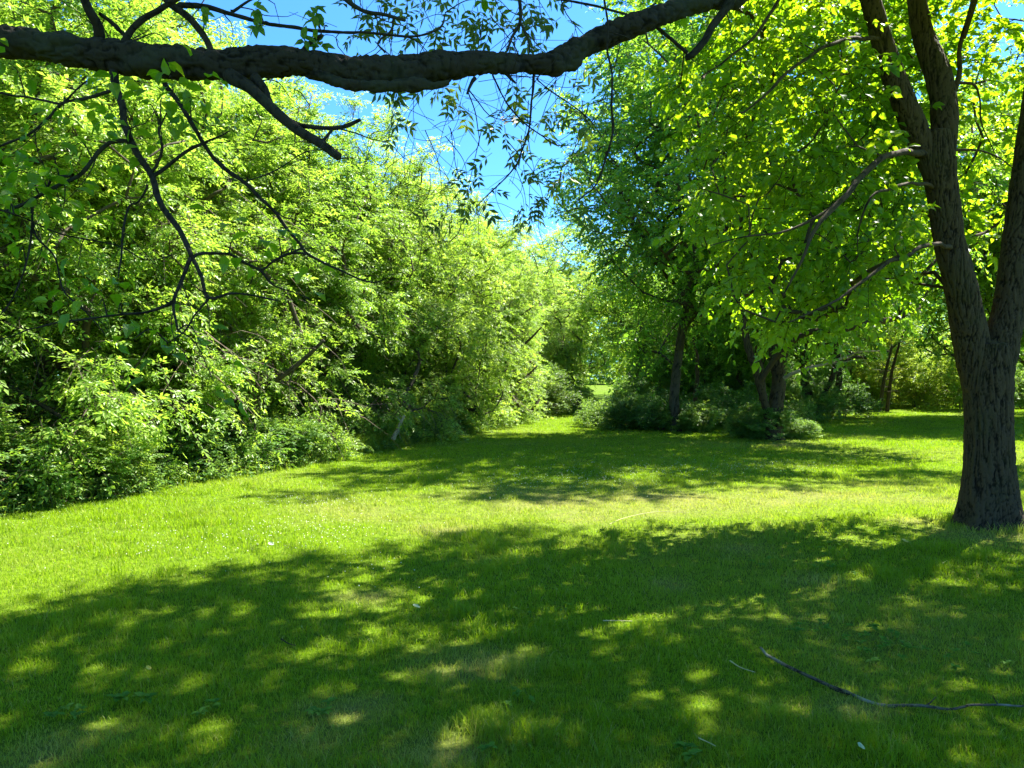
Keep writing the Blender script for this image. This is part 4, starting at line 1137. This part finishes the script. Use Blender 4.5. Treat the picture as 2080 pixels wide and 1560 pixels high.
wood('dead_branch', [(1592, 768, 19.9), (1625, 752, 19.6), (1690, 735, 19.2), (1745, 715, 19), (1790, 712, 18.8)], [4, 3.3, 2.5, 1.8, 1], M_dead, 'pale dead branch sticking out to the right from the curved trunk', 'branch', 9, 8)
for i, (a, b, D, r, lb) in enumerate([(1545, 850, 25, 7, 'dark trunk in the shade just left of the curved trunk'), (1412, 800, 28, 4, 'thin dark trunk behind the slim grey trunk'), (1700, 800, 30, 6, 'grey trunk standing right of the pale dead branch')]):
    wood('tree_trunk', [(a, b + 25, D), (a + 4, b - 60, D), (a - 6, b - 150, D), (a + 6, b - 260, D)], [r * 1.15, r, r * .85, r * .5], M_bark, lb, 'tree', 5, 20 + i, 'shaded trunks inside the grove')

# ------------------------------------------------------------------ things lying on the lawn
def fallen_branch():
    pts = [(1542, 1325), (1565, 1345), (1600, 1366), (1660, 1392), (1720, 1412), (1790, 1433), (1850, 1444), (1930, 1450), (2000, 1450), (2090, 1443), (2180, 1440)]
    P = []
    for i, (a, b) in enumerate(pts):
        x, y = G(a, b); P.append([x, y, float(gz(x, y)) + .018 + .012 * math.sin(i)])
    P = np.array(P); R = .72 * np.array([.010, .012, .013, .013, .012, .012, .011, .009, .008, .006, .004])
    root = empty('fallen_branch', tuple(P[0]), 'long thin curved fallen branch with peeling bark lying in the grass at lower right', 'branch')
    P2, R2 = resample(P - P[0], R, .012)
    P2 += (np.stack([noise(P2 * 8, s) for s in (61, 62, 63)], 1) - .5) * .02
    g = Geo(); tube(g, P2, R2, 16, bark_disp(.0035, 40, 40, 12)); g.build('stem', bark_mat('mottled_bark', (.015, .013, .01), (.10, .085, .06), (.36, .33, .26), .9, 1), root, smooth=True)
    rng = np.random.default_rng(2)
    for i in (30, 62, 90, 120, 150, 175):
        i = min(i, len(P2) - 3); d = 1.3 * nrm(rng.normal(size=3) * [1, 1, .2] + nrm(P2[i + 1] - P2[i])); a, b = resample(np.array([P2[i], P2[i] + d * .05, P2[i] + d * .09 + [0, 0, .01]]), np.array([.004, .003, .002]), .02)
        g = Geo(); tube(g, a, b, 6); g.build('twig', M_limb, root, smooth=True)
fallen_branch()

def ground_twig(pts, r, label, mat=M_straw, lift=.04):
    P = []
    for i, (a, b) in enumerate(pts):
        x, y = G(a, b); P.append([x, y, float(gz(x, y)) + lift])
    P = np.array(P); P2, R2 = resample(P - P[0], np.linspace(r, r * .5, len(P)), .03)
    g = Geo(); tube(g, P2, R2, 6); o = g.build('fallen_twig', mat, None, smooth=True); o.location = tuple(P[0])
    tag(o, label, 'twig', 'thin twigs and stalks lying on the lawn')
ground_twig([(1238, 1078), (1265, 1066), (1310, 1055), (1350, 1051), (1400, 1054)], .003, 'long pale arched stalk on the sunlit lawn at the shadow edge', lift=.07)
ground_twig([(1484, 1358), (1505, 1372), (1535, 1382)], .004, 'short pale twig left of the long fallen branch')
ground_twig([(570, 1312), (585, 1322), (600, 1326)], .004, 'small dark twig beside a pale leaf in the shade', M_limb)
ground_twig([(1225, 1274), (1255, 1274), (1285, 1275)], .004, 'straight straw stalk in the middle of the shaded lawn')
ground_twig([(1420, 1520), (1440, 1529), (1455, 1537)], .003, 'tiny pale stalk at the bottom, left of the fallen branch')

def fallen_leaf(px, py, s, rz, mat, label, tilt=.4):
    x, y = G(px, py)
    V, F = T_broad(.6)
    V = V * s; V[:, 0] -= s / 2; V[:, 2] += .5 * V[:, 0] ** 2 / s
    o = mesh_obj('fallen_leaf', V, F, mat); o.location = (x, y, float(gz(x, y)) + .06); o.rotation_euler = (tilt, .2, rz)
    tag(o, label, 'leaf', 'single leaves lying on the lawn')
fallen_leaf(846, 1250, .06, .3, M_pleaf, 'pale curled leaf in the shaded grass left of centre')
fallen_leaf(300, 1381, .05, 1.2, M_yleaf, 'small yellow leaf in the shaded grass at lower left', .8)
fallen_leaf(613, 1296, .055, 1.6, M_pleaf, 'pale leaf standing on edge beside a small dark twig', 1.0)
fallen_leaf(1752, 1548, .06, .6, M_pleaf, 'pale leaf at the bottom edge right of centre', .6)
fallen_leaf(550, 1118, .06, .1, M_pleaf, 'whitish leaf on the sunny lawn near the clover', .7)
fallen_leaf(1840, 1112, .08, .1, M_yleaf, 'tan leaf near the foot of the shade tree', .5)

def weeds(px, py, n, rad, s, label, seed):
    rng = np.random.default_rng(seed)
    x, y = G(px, py)
    root = empty('broadleaf_weed', (x, y, float(gz(x, y))), label, 'weed', 'broad-leaved weeds in the lawn')
    g = Geo()
    PP, XX, ZZ, SS = [], [], [], []
    k = max(1, n // 7)
    for c in range(k):
        cx, cy = rng.normal(size=2) * rad * (0 if k == 1 else 1)
        for i in range(7):
            a = rng.uniform(0, 6.28)
            PP.append([cx, cy, .035]); XX.append([math.cos(a), math.sin(a), rng.uniform(.1, .7)]); ZZ.append([-math.cos(a) * .4, -math.sin(a) * .4, 1]); SS.append(s * rng.uniform(.4, .85))
    scatter(g, T_broad(.62), np.array(PP), np.array(XX), np.array(ZZ), np.array(SS), rng.uniform(0, 1, len(PP)))
    g.build('leaves', M_weed, root).name = 'foliage'
for a in [(1745, 1312, 190, .20, .06, 'wide patch of broad-leaved weeds above the long fallen branch'), (1925, 1335, 60, .12, .05, 'small weed patch right of the wide weed patch'), (282, 1420, 28, .05, .07, 'broad-leaved weed clump at lower left, below the yellow leaf'),
          (130, 1472, 35, .08, .06, 'weed clump near the lower left corner'), (1050, 1442, 14, .03, .05, 'weed rosette just left of the bottom centre line'), (685, 1452, 28, .06, .07, 'weeds on the bare spot at bottom left of centre'),
          (1400, 1548, 14, .02, .07, 'weed rosette on the bottom edge right of centre'), (975, 1545, 14, .02, .06, 'weed rosette on the bottom edge at the centre'), (1600, 1150, 90, .22, .06, 'weeds at the edge of the tree shadow, right of centre'),
          (1700, 1105, 90, .25, .05, 'weeds in shade left of the furrowed trunk foot'), (1130, 1255, 28, .1, .05, 'small weed in the middle of the shade'), (1040, 1415, 14, .02, .05, 'tiny weed above the bottom centre rosette'), (420, 1455, 21, .04, .06, 'weed right of the lower left clump')]:
    weeds(*a, seed=int(a[0]))
